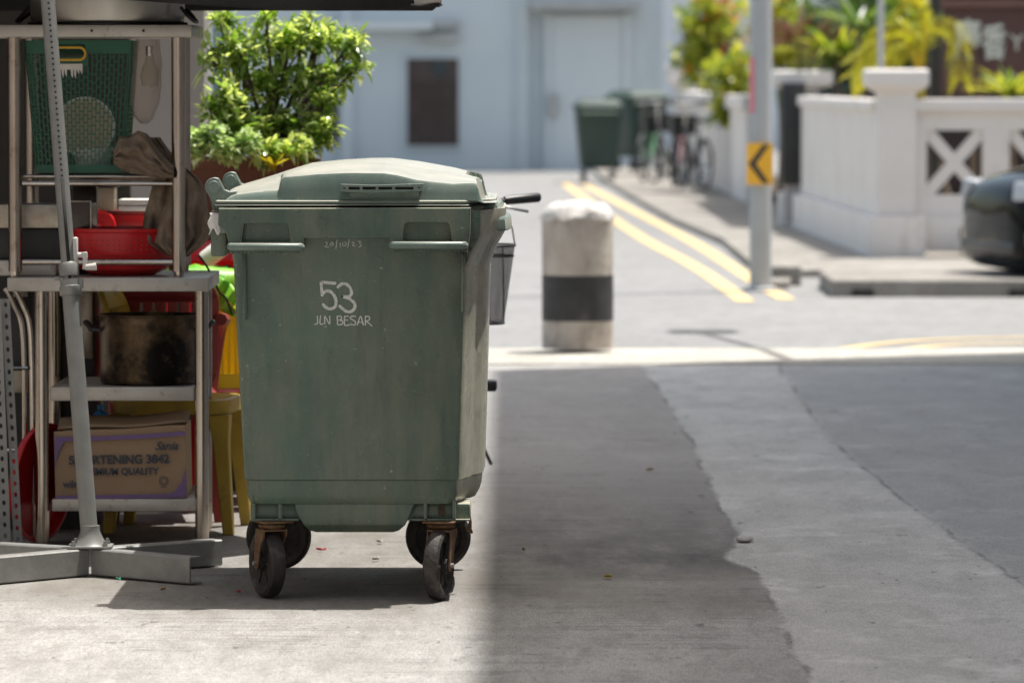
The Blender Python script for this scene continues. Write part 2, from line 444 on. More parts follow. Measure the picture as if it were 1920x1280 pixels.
M['galv'] = mat('galvanised steel', (.27, .27, .26), (.34, .34, .325), 14, .5, .4, .1, c3=(.25, .20, .15), scale3=18, t3=(.6, .75))
M['pale_plastic'] = mat('pale grey plastic', (.52, .51, .48), (.60, .59, .56), 10, .5)
M['canopy'] = mat('black canopy cloth', (.018, .017, .018), (.03, .028, .028), 6, .85, bump=.2)
M['canopy_pale'] = mat('pale canopy lining', (.45, .40, .37), (.55, .50, .46), 6, .85)
M['burnt'] = mat('burnt pot metal', (.09, .055, .03), (.38, .26, .15), 5, .36, .8, .12, c3=(.012, .010, .009), scale3=4, t3=(.32, .58), rvar=.12)
M['alu'] = mat('dull aluminium', (.42, .39, .35), (.60, .57, .52), 4, .38, .85, .05, stretch=(1, 1, .25))
M['black_plastic'] = mat('black plastic', (.018, .018, .020), (.035, .035, .038), 10, .4)
M['basket_green'] = mat('green plastic basket', (.004, .085, .045), (.007, .11, .058), 5, .42)
M['yellow_plastic'] = mat('yellow plastic handle', (.62, .36, .03), (.70, .42, .05), 6, .45)
M['label_white'] = mat('torn paper label', (.62, .60, .55), (.72, .70, .66), 30, .8)
M['cream'] = mat('cream plastic', (.42, .36, .26), (.50, .44, .33), 9, .6)
M['white_plastic'] = mat('white plastic', (.66, .66, .62), (.74, .74, .70), 9, .5)
M['cloth'] = mat('brown rag cloth', (.20, .145, .10), (.32, .245, .18), 12, .95, bump=.5, bscale=300, c3=(.10, .07, .05), scale3=5, t3=(.5, .7))
M['red'] = mat('red plastic', (.50, .010, .014), (.58, .014, .018), 6, .35)
M['red_dull'] = mat('faded red plastic', (.24, .025, .022), (.29, .04, .035), 5, .5, c3=(.17, .03, .025), scale3=8)
M['yellow_chair'] = mat('olive yellow plastic', (.36, .24, .025), (.44, .30, .035), 5, .5, c3=(.25, .17, .04), scale3=12)
M['yellow_bright'] = mat('bright yellow plastic', (.80, .58, .02), (.85, .64, .03), 5, .4)
M['green_bright'] = mat('bright green plastic sheet', (.09, .42, .02), (.30, .62, .04), 10, .45, stretch=(4, 1, 1))
M['blue'] = mat('blue plastic', (.02, .18, .45), (.03, .24, .55), 6, .4)
M['card'] = mat('corrugated cardboard', (.33, .225, .14), (.37, .255, .165), 4, .85, bump=.15, bscale=200, stretch=(1, 1, 1))
M['ink'] = mat('dark box print', (.055, .06, .075), (.075, .08, .095), 90, .8)
M['purple'] = mat('purple box print', (.19, .12, .27), (.22, .14, .30), 60, .85)
M['wall_grey'] = mat('grey beige plaster', (.40, .37, .345), (.44, .41, .385), 3, .85, bump=.1)
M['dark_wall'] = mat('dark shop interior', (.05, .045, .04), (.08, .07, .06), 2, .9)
M['wall_blue'] = mat('pale blue plaster', (.50, .555, .58), (.55, .60, .625), .9, .85, bump=.05, c3=(.44, .485, .51), scale3=.6, stretch3=(1, 1, .3))
M['wall_blue2'] = mat('pale grey blue door', (.55, .595, .615), (.58, .62, .64), 1.2, .7)
M['ledge'] = mat('weathered ledge', (.33, .33, .32), (.42, .43, .43), 3, .85)
M['window_dark'] = mat('dark brown louvre', (.045, .030, .026), (.075, .052, .046), 4, .6)
M['glass_dark'] = mat('dark window glass', (.04, .055, .06), (.06, .075, .08), 2, .1)
M['wall_white'] = mat('white painted plaster', (.70, .655, .62), (.76, .72, .685), 2.2, .8, bump=.08, c3=(.44, .40, .35), scale3=3.2, t3=(.56, .78), stretch3=(1, 1, .35))
M['wall_far'] = mat('pale far plaster', (.60, .63, .66), (.66, .69, .71), .6, .85)
M['black_metal'] = mat('black painted metal', (.018, .018, .018), (.03, .03, .03), 5, .5)
M['sign_brown'] = mat('maroon sign board', (.085, .040, .035), (.11, .052, .045), 2, .6)
M['sign_frame'] = mat('brown timber frame', (.15, .075, .06), (.19, .10, .08), 6, .6)
M['sign_text'] = mat('pale green grey lettering', (.55, .57, .50), (.62, .64, .57), 12, .6)
M['amber'] = mat('amber sign face', (.80, .42, .02), (.84, .46, .03), 5, .4)
M['pink_tape'] = mat('pink paper strip', (.70, .20, .25), (.75, .28, .32), 9, .7)
M['lamp_grey'] = mat('light grey painted pole', (.38, .395, .40), (.43, .44, .445), 4, .5, c3=(.32, .29, .26), scale3=2, t3=(.6, .8))
M['carpaint'] = mat('black car paint', (.004, .005, .006), (.006, .007, .009), 3, .05, spec=.10)
M['carglass'] = mat('car glass', (.015, .02, .022), (.02, .025, .028), 3, .05, spec=.8)
M['headlamp'] = mat('headlamp lens', (.40, .42, .44), (.55, .57, .60), 30, .15, spec=.8)
M['orange_lens'] = mat('orange lens', (.6, .2, .03), (.7, .25, .04), 5, .2)
M['chrome'] = mat('chrome', (.6, .6, .6), (.7, .7, .7), 5, .15, 1.0)
M['tyre'] = mat('black tyre', (.02, .02, .02), (.035, .034, .033), 20, .8)
M['soil'] = mat('dark soil', (.04, .028, .018), (.07, .05, .033), 30, .95, bump=.6)
M['terracotta'] = mat('dark terracotta', (.16, .065, .045), (.21, .09, .065), 8, .7, c3=(.10, .05, .04), scale3=5)
M['bark'] = mat('brown bark', (.10, .07, .045), (.17, .13, .09), 30, .9, bump=.5)
M['leaf'] = leaf_mat('bright shrub leaves', (.14, .235, .05), (.47, .53, .29), .46, rough=.22, tcol=(2.25, 2.25, .95))
M['leaf_pale'] = leaf_mat('pale variegated leaves', (.34, .46, .20), (.62, .70, .44), .35, tcol=(1.6, 1.7, 1.0))
M['leaf_yellow'] = leaf_mat('yellow striped leaves', (.35, .30, .03), (.50, .42, .04), .4, tcol=(1.6, 1.5, .6))
M['leaf_dark'] = leaf_mat('dark green leaves', (.03, .075, .015), (.13, .20, .04), .35)
M['leaf_mid'] = leaf_mat('mid green leaves', (.08, .14, .02), (.34, .36, .07), .45)
M['leaf_pink'] = leaf_mat('pinkish blades', (.42, .20, .14), (.50, .36, .22), .35, tcol=(1.4, 1.2, 1.0))
M['leaf_lime'] = leaf_mat('lime palm leaves', (.34, .36, .03), (.52, .50, .07), .4, tcol=(1.7, 1.6, .6))
M['petal'] = leaf_mat('orange red bracts', (.55, .10, .03), (.65, .22, .05), .4, tcol=(1.5, 1.2, 1.0))
M['dry_leaf'] = mat('dry leaf', (.30, .17, .07), (.38, .26, .12), 40, .8)
M['litter_white'] = mat('pale chip', (.40, .39, .36), (.48, .47, .44), 40, .7)
M['litter_red'] = mat('red scrap', (.45, .05, .05), (.5, .08, .07), 40, .7)
M['litter_green'] = mat('green scrap', (.05, .35, .2), (.07, .4, .25), 40, .7)
M['bag'] = None
def bag_mat():
    m, n, b = new_mat('thin clear plastic')
    out = n.nodes['Material Output']
    tr = N(n, 'ShaderNodeBsdfTransparent'); tr.inputs[0].default_value = (.93, .90, .86, 1)
    b.inputs['Base Color'].default_value = (.55, .50, .45, 1); b.inputs['Roughness'].default_value = .18
    fr = N(n, 'ShaderNodeLayerWeight'); fr.inputs[0].default_value = .35
    mr = N(n, 'ShaderNodeMapRange'); mr.inputs[3].default_value = .12; mr.inputs[4].default_value = .8
    n.links.new(fr.outputs['Facing'], mr.inputs[0])
    mx = N(n, 'ShaderNodeMixShader'); n.links.new(mr.outputs[0], mx.inputs[0])
    n.links.new(tr.outputs[0], mx.inputs[1]); n.links.new(b.outputs[0], mx.inputs[2]); n.links.new(mx.outputs[0], out.inputs[0])
    return m
M['bag'] = bag_mat()
def mesh_mat():
    """fine wire mesh: procedural diamond holes"""
    m, n, b = new_mat('black wire mesh')
    out = n.nodes['Material Output']
    tc = N(n, 'ShaderNodeTexCoord')
    sx = N(n, 'ShaderNodeSeparateXYZ'); n.links.new(tc.outputs['Object'], sx.inputs[0])
    def mth(op, a, c=0.0):
        x = N(n, 'ShaderNodeMath', operation=op)
        for i, q in ((0, a), (1, c)):
            if isinstance(q, (int, float)): x.inputs[i].default_value = q
            else: n.links.new(q, x.inputs[i])
        return x.outputs[0]
    u = mth('ADD', sx.outputs[0], sx.outputs[1]); z = sx.outputs[2]
    fs = []
    for sgn in (1, -1):
        q = mth('ADD', mth('MULTIPLY', u, 260), mth('MULTIPLY', z, 260 * sgn))
        fs.append(mth('LESS_THAN', mth('FRACT', q), .36))
    f = mth('MAXIMUM', fs[0], fs[1])
    b.inputs['Base Color'].default_value = (.02, .02, .022, 1); b.inputs['Roughness'].default_value = .5
    tr = N(n, 'ShaderNodeBsdfTransparent')
    mx = N(n, 'ShaderNodeMixShader'); n.links.new(f, mx.inputs[0])
    n.links.new(tr.outputs[0], mx.inputs[1]); n.links.new(b.outputs[0], mx.inputs[2]); n.links.new(mx.outputs[0], out.inputs[0])
    return m
M['wire'] = mesh_mat()

# ================================================================== SETTING: ground
def rough_edge(pts, amp=.02, step=.12, seed=0):
    out = []
    for a, b in zip(pts, pts[1:]):
        n = max(1, int((b - a).length / step))
        for i in range(n):
            t = i / n; p = a.lerp(b, t)
            q = p * 2.3 + Vector((seed, 0, 0))
            out.append(p + Vector((mnoise.noise(q), mnoise.noise(q + Vector((9, 9, 9))), 0)) * amp + Vector((mnoise.noise(q * 6), 0, 0)) * amp * .5)
    out.append(pts[-1]); return out
def sheet(name, pts, z, m, kind='structure'):
    bm = bmesh.new()
    vs = [bm.verts.new((p[0], p[1], z)) for p in pts]
    f = bm.faces.new(vs)
    bmesh.ops.triangulate(bm, faces=[f])
    bmesh.ops.recalc_face_normals(bm, faces=bm.faces[:])
    for f in bm.faces:
        if f.normal.z < 0: f.normal_flip()
    me = bpy.data.meshes.new(name); bm.to_mesh(me); bm.free()
    me.materials.append(m)
    o = bpy.data.objects.new(name, me); scene.collection.objects.link(o); o['kind'] = kind
    return o
sheet('ground', [(-600, -60, 0), (600, -60, 0), (600, 900, 0), (-600, 900, 0)], 0, M['road'])
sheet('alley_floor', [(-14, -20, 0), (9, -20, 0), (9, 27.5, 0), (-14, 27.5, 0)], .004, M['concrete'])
# kerb between alley and road
k = MB(); k.cbox(-14, 9, 27.42, 28.95, -.05, .012, .004); o = k.build('kerb_strip', M['kerbstone']); o['kind'] = 'structure'
# side road: pavement with kerb on the right
pv = [G(*q, .06) for q in ((1128, 331), (1190, 368), (1262, 408), (1354, 446), (1410, 492), (1419, 516), (1446, 527), (1478, 526), (1496, 505))]
b = MB()
poly = [(p.x, p.y) for p in pv] + [(3.6, 40.3), (3.6, 86), (pv[0].x, 86)]
b.prism(poly, -.02, .06, 'Z'); o = b.build('side_pavement', M['pave'], bevel=.012); o['kind'] = 'structure'
b = MB()
p0 = G(1512, 528, .0); 
poly = [(p0.x + .02, 36.0), (9.0, 36.0), (9.0, 44), (3.62, 44), (3.62, 40.25), (p0.x + .3, 39.2), (p0.x + .03, 37.6)]
b.prism(poly, -.02, .115, 'Z'); o = b.build('pavement', M['pave'], bevel=.015); o['kind'] = 'structure'
b = MB(); b.cbox(p0.x - .3, p0.x - .08, 37.9, 38.6, -.02, .14, .02); o = b.build('kerb_block', M['pave']); o['kind'] = 'structure'
b = MB()
for x0_ in [p0.x + .16 + i * 1.05 for i in range(6)]:
    b.box(x0_, x0_ + .14, 35.975, 35.998, .0, .05)
o = b.build('drain_slot', M['black_hole']); o['kind'] = 'structure'

def ribbon(name, pts, wd, z, m, amp=.0):
    L = []; Rr = []
    pts = [Vector(p) for p in pts]
    for i, p in enumerate(pts):
        t = (pts[min(i + 1, len(pts) - 1)] - pts[max(i - 1, 0)]).normalized(); nn = Vector((-t.y, t.x, 0))
        L.append(p + nn * wd / 2); Rr.append(p - nn * wd / 2)
    b = MB(); b.add([(p.x, p.y, z) for p in L] + [(p.x, p.y, z) for p in Rr], [(i, i + 1, len(L) + i + 1, len(L) + i) for i in range(len(L) - 1)])
    o = b.build(name, m, smooth=0); o['kind'] = 'structure'; return o
def spl(pts, n=6):
    # catmull-rom through points
    out = []; P_ = [pts[0]] + list(pts) + [pts[-1]]
    for i in range(1, len(P_) - 2):
        for k in range(n):
            t = k / n; a, b_, c, d = P_[i - 1], P_[i], P_[i + 1], P_[i + 2]
            out.append(.5 * ((2 * b_) + (c - a) * t + (2 * a - 5 * b_ + 4 * c - d) * t * t + (3 * b_ - a - 3 * c + d) * t ** 3))
    out.append(P_[-2]); return out
ribbon('road_line', spl([G(*q) for q in ((1060, 345), (1128, 395), (1205, 447), (1285, 490), (1340, 524), (1398, 566))]), .125, .004, M['yellow_paint'])
ribbon('road_line', spl([G(*q) for q in ((1095, 347), (1200, 402), (1300, 455), (1378, 504), (1422, 532), (1475, 562))]), .125, .004, M['yellow_paint'])
ribbon('road_line', spl([G(*q) for q in ((1570, 657), (1650, 645), (1760, 637), (1930, 633), (2300, 633))]), .11, .004, M['yellow_paint'])
ribbon('road_line', spl([G(*q) for q in ((1700, 655), (1780, 647), (1930, 644), (2300, 644))]), .11, .004, M['yellow_paint'])

# ================================================================== right-hand building that shades the alley (just outside the frame)
BX, BH = 3.05, 11.92
t = thing('shop_building', 'tall grey rendered shop building along the right of the alley', 'building', (BX + 3, 18, 0))
b = MB(); b.box(BX, BX + 7, 2, 28.7, 0, BH); b.build('wall', M['wall_grey'], t, True)
b = MB(); b.box(BX, BX + 7.1, 1.9, 28.7, BH + .003, BH + .15); b.build('roof', M['ledge'], t, True)
for i in range(4):
    for zf in (4.2, 7.6):
        y = 6 + i * 6
        b = MB(); b.box(BX - .05, BX + .02, y, y + 1.4, zf, zf + 1.5); w_ = b.build('window', M['ledge'], t, True)
        b = MB(); b.box(BX - .055, BX - .051, y + .1, y + 1.3, zf + .1, zf + 1.4); b.build('pane', M['glass_dark'], w_, True)
b = MB(); b.box(BX - .04, BX - .002, 20, 21, .01, 2.1); d_ = b.build('door', M['sign_frame'], t, True)
# street lamp bracket on its corner (casts the T-shaped shadow on the road)
t = thing('street_lamp', 'grey street lamp arm on the corner of the tall building', 'lamp', (BX, 28.71, 6.6))
b = MB(); b.tube([(BX + .1, 28.72, 6.6), (BX + .0, 30.5, 6.75), (BX - .17, 31.85, 6.8)], .032, 10); b.build('arm', M['lamp_grey'], t, True)
b = MB(); b.cbox(BX - .36, BX + .02, 31.8, 32.35, 6.74, 6.88, .03); b.build('lamp_head', M['lamp_grey'], t, True)

# ================================================================== pale blue building at the end of the side road
BY = 84.6
def PX(px, Y=BY): return (px - 960) / S(Y)
def PZ(py, Y=BY): return P(960, py, Y).z
t = thing('building', 'pale blue plastered building at the end of the road', 'building', (PX(900), BY, 0))
b = MB()
b.box(PX(-900), PX(990), BY, BY + 9, 0, 9)
b.box(PX(990) + .001, PX(1243), BY + .20, BY + 9, 0, 9); b.box(PX(968), PX(974), BY - .06, BY - .0005, 0, 9)
b.box(PX(640), PX(662), BY - .12, BY - .001, 0, 9)
b.build('wall', M['wall_blue'], t, True)
b = MB(); b.box(PX(-900), PX(1260), BY - .2, BY + 9.2, 9.003, 9.2); b.build('roof', M['ledge'], t, True)
b = MB(); b.box(PX(758), PX(866), BY - .05, BY - .003, PZ(279), PZ(104)); wn = b.build('window', M['wall_blue'], t, True, label='dark louvred ventilation window')
b = MB(); b.box(PX(764), PX(860), BY - .062, BY - .052, PZ(273), PZ(110)); b.build('pane', M['window_dark'], wn, True)
b = MB()
for i in range(16):
    z = PZ(268) + i * (PZ(150) - PZ(268)) / 16
    b.box(PX(768), PX(856), BY - .09, BY - .066, z, z + .035)
b.build('louvre', M['window_dark'], wn, True)
b = MB(); b.lathe((PX(824), BY - .075, PZ(128)), [(.0001, -.02), (.12, -.02), (.12, .01), (.0001, .01)], 20, 'Y'); b.build('vent_fan', M['glass_dark'], wn, True)
b = MB(); b.box(PX(1035), PX(1168), BY + .12, BY + .197, 0, PZ(30)); dr = b.build('door', M['wall_blue2'], t, True)
b = MB(); b.box(PX(1022), PX(1034), BY + .09, BY + .197, 0, PZ(26)); b.box(PX(1169), PX(1181), BY + .09, BY + .197, 0, PZ(26)); b.build('door_frame', M['wall_blue2'], t, True)
b = MB(); b.box(PX(1027), PX(1046), BY + .02, BY + .085, PZ(217), PZ(178)); b.build('letter_box', M['ledge'], t, True)
b = MB(); b.box(PX(993), PX(1200), BY - .35, BY + .197, PZ(18), PZ(4)); b.build('door_canopy', M['ledge'], t, True)
b = MB(); b.box(PX(560), PX(812), BY - .35, BY - .003, PZ(56), PZ(42)); b.build('ledge', M['wall_blue2'], t, True)
b = MB(); b.box(PX(785), PX(862), BY - .2, BY - .003, PZ(78), PZ(66)); b.box(PX(812) + .01, PX(862), BY - .2, BY - .003, PZ(52), PZ(40)); b.build('pipe_bracket', M['ledge'], t, True)
b = MB(); b.box(PX(560), PX(634), BY - .03, BY - .003, PZ(272), PZ(120)); b.build('shutter', M['window_dark'], t, True, label='dark shutter behind the shrub')
# far building and background house on the right
t = thing('distant_building', 'pale whitish building far behind the garden', 'building', (12, 112, 0))
b = MB(); b.box(PX(1225, 110), 40, 110, 120, 0, 10); b.build('wall', M['wall_far'], t, True)
b = MB()
for i in range(5): b.box(PX(1280, 110) + i * 2.6, PX(1280, 110) + i * 2.6 + 1.2, 109.93, 109.98, 1.0, 2.4)
b.build('window', M['glass_dark'], t, True)
t = thing('garden_house', 'dark maroon shophouse front behind the white boundary wall', 'building', (7, 52.5, 0))
b = MB(); b.box(PX(1718, 52), 14, 52.5, 62, 0, 6.5); b.build('wall', mat('dark maroon wall', (.05, .03, .028), (.075, .045, .04), 2, .8), t, True)
b = MB(); b.box(PX(1700, 52), 14.2, 51.6, 62.2, 6.503, 6.8); b.build('roof', M['terracotta'], t, True)

# ================================================================== left: shop wall behind the stall
t = thing('shophouse', 'grey beige shophouse corner wall behind the stall shelves', 'building', (-3, 22, 0))
xr_ = (384 - 960) / S(22)
b = MB(); b.box(-1.56, xr_, 22, 22.45, 0, 6); b.build('wall', M['wall_grey'], t, True)
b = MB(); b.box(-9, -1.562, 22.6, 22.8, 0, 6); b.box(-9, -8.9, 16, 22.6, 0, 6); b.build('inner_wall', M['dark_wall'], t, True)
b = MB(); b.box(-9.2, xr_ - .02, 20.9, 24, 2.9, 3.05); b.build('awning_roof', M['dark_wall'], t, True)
t = thing('drain_pipe', 'pale blue drain pipe on the corner of the grey wall', 'pipe', (xr_ + .04, 22.2, 0))
b = MB(); b.cyl((xr_ + .045, 22.2, 0), (xr_ + .045, 22.2, 4), .02, 14); b.build('pipe', mat('pale blue pipe', (.30, .45, .60), (.34, .5, .64), 5, .5), t, True)
b = MB(); b.box(xr_ + .001, xr_ + .07, 22.18, 22.22, 1.55, 1.58); b.build('clip', M['blue'], t, True)

# ================================================================== BOLLARD
t = thing('bollard', 'stout concrete bollard with black band and crumbling pale top', 'bollard', tuple(P(1084, 660, 28.6)[:2]) + (.03,))
bc = P(1083, 660, 28.6); rb_ = 67 / S(28.6)
def wob_ring(r, z, amp, seed, n=56):
    out = []
    for k in range(n):
        a = 2 * PI * k / n; q = Vector((math.cos(a) * 2, math.sin(a) * 2, z * 6 + seed))
        rr = r * (1 + amp * mnoise.noise(q * 1.7)); out.append((bc.x + rr * math.cos(a), 28.6 + rr * math.sin(a), z))
    return out
zt = P(0, 405, 28.6).z; zb1 = P(0, 515, 28.6).z; zb0 = P(0, 600, 28.6).z
M['bol'] = mat('grimy bollard paint', (.42, .375, .325), (.54, .49, .44), 6, .85, bump=.3, c3=(.24, .20, .17), scale3=5, t3=(.46, .68), stretch3=(1, 1, .5))
b = MB(); b.rings([wob_ring(rb_, z, .012, 1) for z in (.03, .12, zb0, (zb0 + zb1) / 2, zb1, .8 * zt + .2 * zb1, zt)], True, True)
b.build('shaft', M['bol'], t, True)
b = MB(); b.rings([wob_ring(rb_ * 1.006, z, .012, 1) for z in (zb0, (zb0 + zb1) / 2, zb1)], False, False); b.build('band', mat('worn black band', (.025, .025, .027), (.05, .05, .05), 8, .7, bump=.3, c3=(.14, .13, .12), scale3=9, t3=(.6, .7)), t, True)
b = MB(); rgs = []
for i in range(9):
    a = i / 8 * PI / 2
    rgs.append([Vector((x, y, z + .030 * mnoise.noise(Vector((x * 11, y * 11, i * .4))) * (1 if i else .9))) for (x, y, z) in wob_ring(rb_ * 1.035 * math.cos(a) + .002, zt - .016 + .10 * math.sin(a), .10, 5)])
b.rings(rgs); b.build('cap', mat('crumbling pale mortar', (.48, .46, .43), (.62, .60, .57), 12, .95, bump=.9, bscale=30, c3=(.20, .18, .16), scale3=9, t3=(.56, .66)), t, True, smooth=60)

# ================================================================== THE WHEELIE BIN
def make_caster(parent, swivel, ang, wr=.0975, trail=.045):
    """caster with rusty fork, rubber wheel; local frame rotated by ang"""
    Mx = Matrix.Translation(Vector(swivel)) @ Matrix.Rotation(ang, 4, 'Z')
    top = swivel[2]; ax = wr - top + .006
    b = MB(); b.M = Mx
    b.cbox(-.055, .055, -.045, .045, -.006, .0, .002); b.lathe((0, 0, -.024), [(.03, 0), (.038, .006), (.038, .012), (.03, .018)], 24)
    cs = b.build('caster', M['rust'], parent, True)
    b = MB(); b.M = Mx
    for sgn in (-1, 1):
        poly = [(-.030, -.024), (.034, -.024), (.040, -.05), (trail + .016, ax - .006), (trail + .006, ax - .018), (trail - .010, ax - .016), (trail - .018, ax), (-.004, -.065), (-.026, -.045)]
        y0 = sgn * .0335
        b.prism(poly, y0 - .002, y0 + .002, 'Y')
    b.box(-.030, .038, -.0315, .0315, -.030, -.025)
    b.build('fork', M['rust'], cs, True)
    b = MB(); b.M = Mx
    prof = [(wr - .028, -.018), (wr - .012, -.023), (wr - .003, -.018), (wr, -.007), (wr, .007), (wr - .003, .018), (wr - .012, .023), (wr - .028, .018), (wr - .034, .010), (wr - .034, -.010), (wr - .028, -.018)]
    rings = []
    for k in range(48):
        a = 2 * PI * k / 48
        rings.append([Vector((trail + r * math.cos(a), h, ax + r * math.sin(a))) for r, h in prof[:-1]])
    rings.append(rings[0]); b.rings(rings, False, False)
    b.build('tyre', M['rubber'], cs, True)
    b = MB(); b.M = Mx
    b.lathe((trail, 0, ax), [(.0001, -.012), (wr - .030, -.010), (wr - .030, .010), (.0001, .012)], 40, 'Y')
    b.lathe((trail, 0, ax), [(.022, -.028), (.022, .028)], 24, 'Y')
    for k in range(6):
        a = k * PI / 3
        b.M = Mx @ Matrix.Translation((trail, 0, ax)) @ Matrix.Rotation(a, 4, 'Y'); b.box(.02, wr - .031, -.016, .016, -.003, .003)
    b.M = Mx
    b.build('rim', M['rubber'], cs, True)
    b = MB(); b.M = Mx; b.cyl((trail, -.044, ax), (trail, .044, ax), .0065, 10); b.lathe((trail, -.0365, ax), [(.011, -.008), (.011, 0)], 6, 'Y'); b.build('axle', M['galv'], cs, True)
    return cs

XL, XR = -.778, -.066
Y0, Y1 = 15.0, 16.15
def plan(xl, xr, y0, y1, z, rl=.035, c=1.0, ch=.062):
    p = []
    for k in range(5):
        a = R(180 + 90 * k / 4); p.append((xl + rl + rl * math.cos(a), y0 + rl + rl * math.sin(a), z))
    ch *= c
    p += [(xr - ch - .02, y0, z), (xr - ch - .006, y0 + .003, z), (xr - ch + .002, y0 + .014, z), (xr - ch + .012, y0 + .07 * c, z), (xr - ch + .022 * c, y0 + .10 * c, z), (xr - ch + .034, y0 + .20 * c, z),
          (xr - .014 * c, y0 + .22 * c, z), (xr, y0 + .30 * c, z), (xr + .004, (y0 + y1) / 2, z)]
    q = [(x, y0 + y1 - y, zz) for (x, y, zz) in p[:-1]][::-1]
    return p + q
t = thing('wheelie_bin', 'large weathered green four wheeled bin lettered 53 JLN BESAR', 'rubbish bin', (-.42, 15.55, 0))
BIN = t
b = MB()
lev = [(1.10, -.805, -.020, 14.985, 16.165), (1.03, -.80, -.022, 14.99, 16.16), (.99, -.785, -.045, 14.996, 16.15), (.935, XL, XR, 15.0, 16.14), (.70, -.768, -.071, 15.012, 16.13),
       (.345, -.752, -.082, 15.03, 16.11), (.341, -.746, -.088, 15.036, 16.104), (.30, -.744, -.092, 15.038, 16.10), (.275, -.735, -.105, 15.05, 16.09)]
b.rings([plan(xl, xr, y0, y1, z) for (z, xl, xr, y0, y1) in lev], True, True)
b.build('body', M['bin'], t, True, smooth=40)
# seam shadow line is the real ledge at z=.341 ; lower tub and caster shelves
b = MB()
tl = [(.2745, -.61, -.275), (.25, -.605, -.283), (.215, -.585, -.300), (.198, -.568, -.318), (.193, -.55, -.335)]
b.rings([[(xl, y0_, z), (xr, y0_, z), (xr, 31.14 - y0_, z), (xl, 31.14 - y0_, z)] for (z, xl, xr) in tl for y0_ in [15.048 + (.275 - z) * .12 + (.02 if z < .2 else 0)]], True, True)
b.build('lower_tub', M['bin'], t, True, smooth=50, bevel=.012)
b = MB()
for yy0, yy1 in ((15.078, 15.25), (15.90, 16.04)):
    b.cbox(-.736, -.59, yy0, yy1, .2265, .2745, .008); b.cbox(-.30, -.116, yy0, yy1, .2265, .2745, .008)
for px in (473, 523, 797, 851):
    X = (px - 960) / 671; b.cbox(X - .005, X + .005, 15.048, 15.0775, .232, .2745 + (.012 if px > 700 else 0), .0015)
b.cbox(-.736, -.60, 15.05, 15.0775, .2275, .2315, .001); b.cbox(-.285, -.118, 15.05, 15.0775, .2275, .2315, .001)
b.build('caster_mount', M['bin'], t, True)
b = MB(); b.lathe((P(828, 965, 15.075).x, 15.075, .262), [(.0001, -.004), (.010, -.004), (.010, .004), (.0001, .004)], 12, 'Y'); b.box(P(822, 965, 15.1).x, P(834, 965, 15.1).x, 15.070, 15.0775, .24, .262); b.build('bolt', M['rust'], t, True)
# collar panel round the handles, with two pockets
def q(px, py): 
    p = P(px, py, 14.97); return (p.x, p.z)
outer = [q(413, 393), q(412, 420), q(428, 438), q(434, 472), q(562, 472), q(567, 462), q(567, 444), q(732, 443), q(733, 470), q(874, 470), q(879, 440), q(880, 392)]
def pocket(x0, x1, y0, y1):
    a = q(x0, y1); c = q(x1, y0); r = .015
    pts = [(a[0], a[1]), (c[0], a[1])]
    for k in range(5):
        an = R(90 * k / 4); pts.append((c[0] - .006 - r + r * math.cos(an), c[1] - r + r * math.sin(an)))
    for k in range(5):
        an = R(90 + 90 * k / 4); pts.append((a[0] + .006 + r + r * math.cos(an), c[1] - r + r * math.sin(an)))
    return pts
vs, fs = curve_mesh(outer, [pocket(449, 547, 416, 457), pocket(752, 850, 414, 455)], .028, .004)
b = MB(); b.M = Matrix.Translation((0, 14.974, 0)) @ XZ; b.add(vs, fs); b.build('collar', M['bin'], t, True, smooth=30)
# rim band on the long sides
b = MB()
secs = [(1.109, 0.0), (1.112, .006), (1.106, .012), (1.082, .014), (1.077, .018), (1.072, .030), (1.066, .034), (1.040, .036), (1.036, .028), (1.036, -.01), (1.109, -.012)]
rg = []
for (z, o_) in secs:
    rg.append(plan(-.808 - o_ * .6, -.040 + o_, 14.992, 16.17 + o_, z, ch=.085))
b.rings(rg + [rg[0]], False, False); b.build('rim', M['bin_trim'], t, True, smooth=40)
# side handles
for (x0, x1, yb) in ((431, 565, 463), (734, 872, 460)):
    a = P(x0, yb, 14.93); c = P(x1, yb, 14.93)
    b = MB(); b.tube([a + Vector((.004, .03, 0)), a + Vector((.001, .008, 0)), a + Vector((.010, 0, 0)), c - Vector((.010, 0, 0)), c - Vector((.001, -.008, 0)), c - Vector((.004, -.03, 0))], .0105, 14)
    h = b.build('handle', M['bin_trim'], t, True, smooth=60)
    b = MB()
    n = 17
    for i in range(n):
        X = a.x + .006 + (c.x - a.x - .012) * i / (n - 1)
        b.box(X - .0012, X + .0012, 14.935, 14.96, a.z - .019, a.z - .006)
    b.box(a.x + .003, c.x - .003, 14.948, 14.9605, a.z - .016, a.z - .002)
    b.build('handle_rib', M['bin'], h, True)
# raised vertical ribs on the end wall
for (px, y0, y1, wpx) in ((458, 474, 600, 7), (868, 472, 585, 8)):
    p = P(px, y0, 15.0); p2 = P(px, y1, 15.0); ww = wpx / 672 / 2
    b = MB(); b.cbox(p.x - ww, p.x + ww, 14.985, 15.02, p2.z, p.z, .003); b.build('rib', M['bin'], t, True)
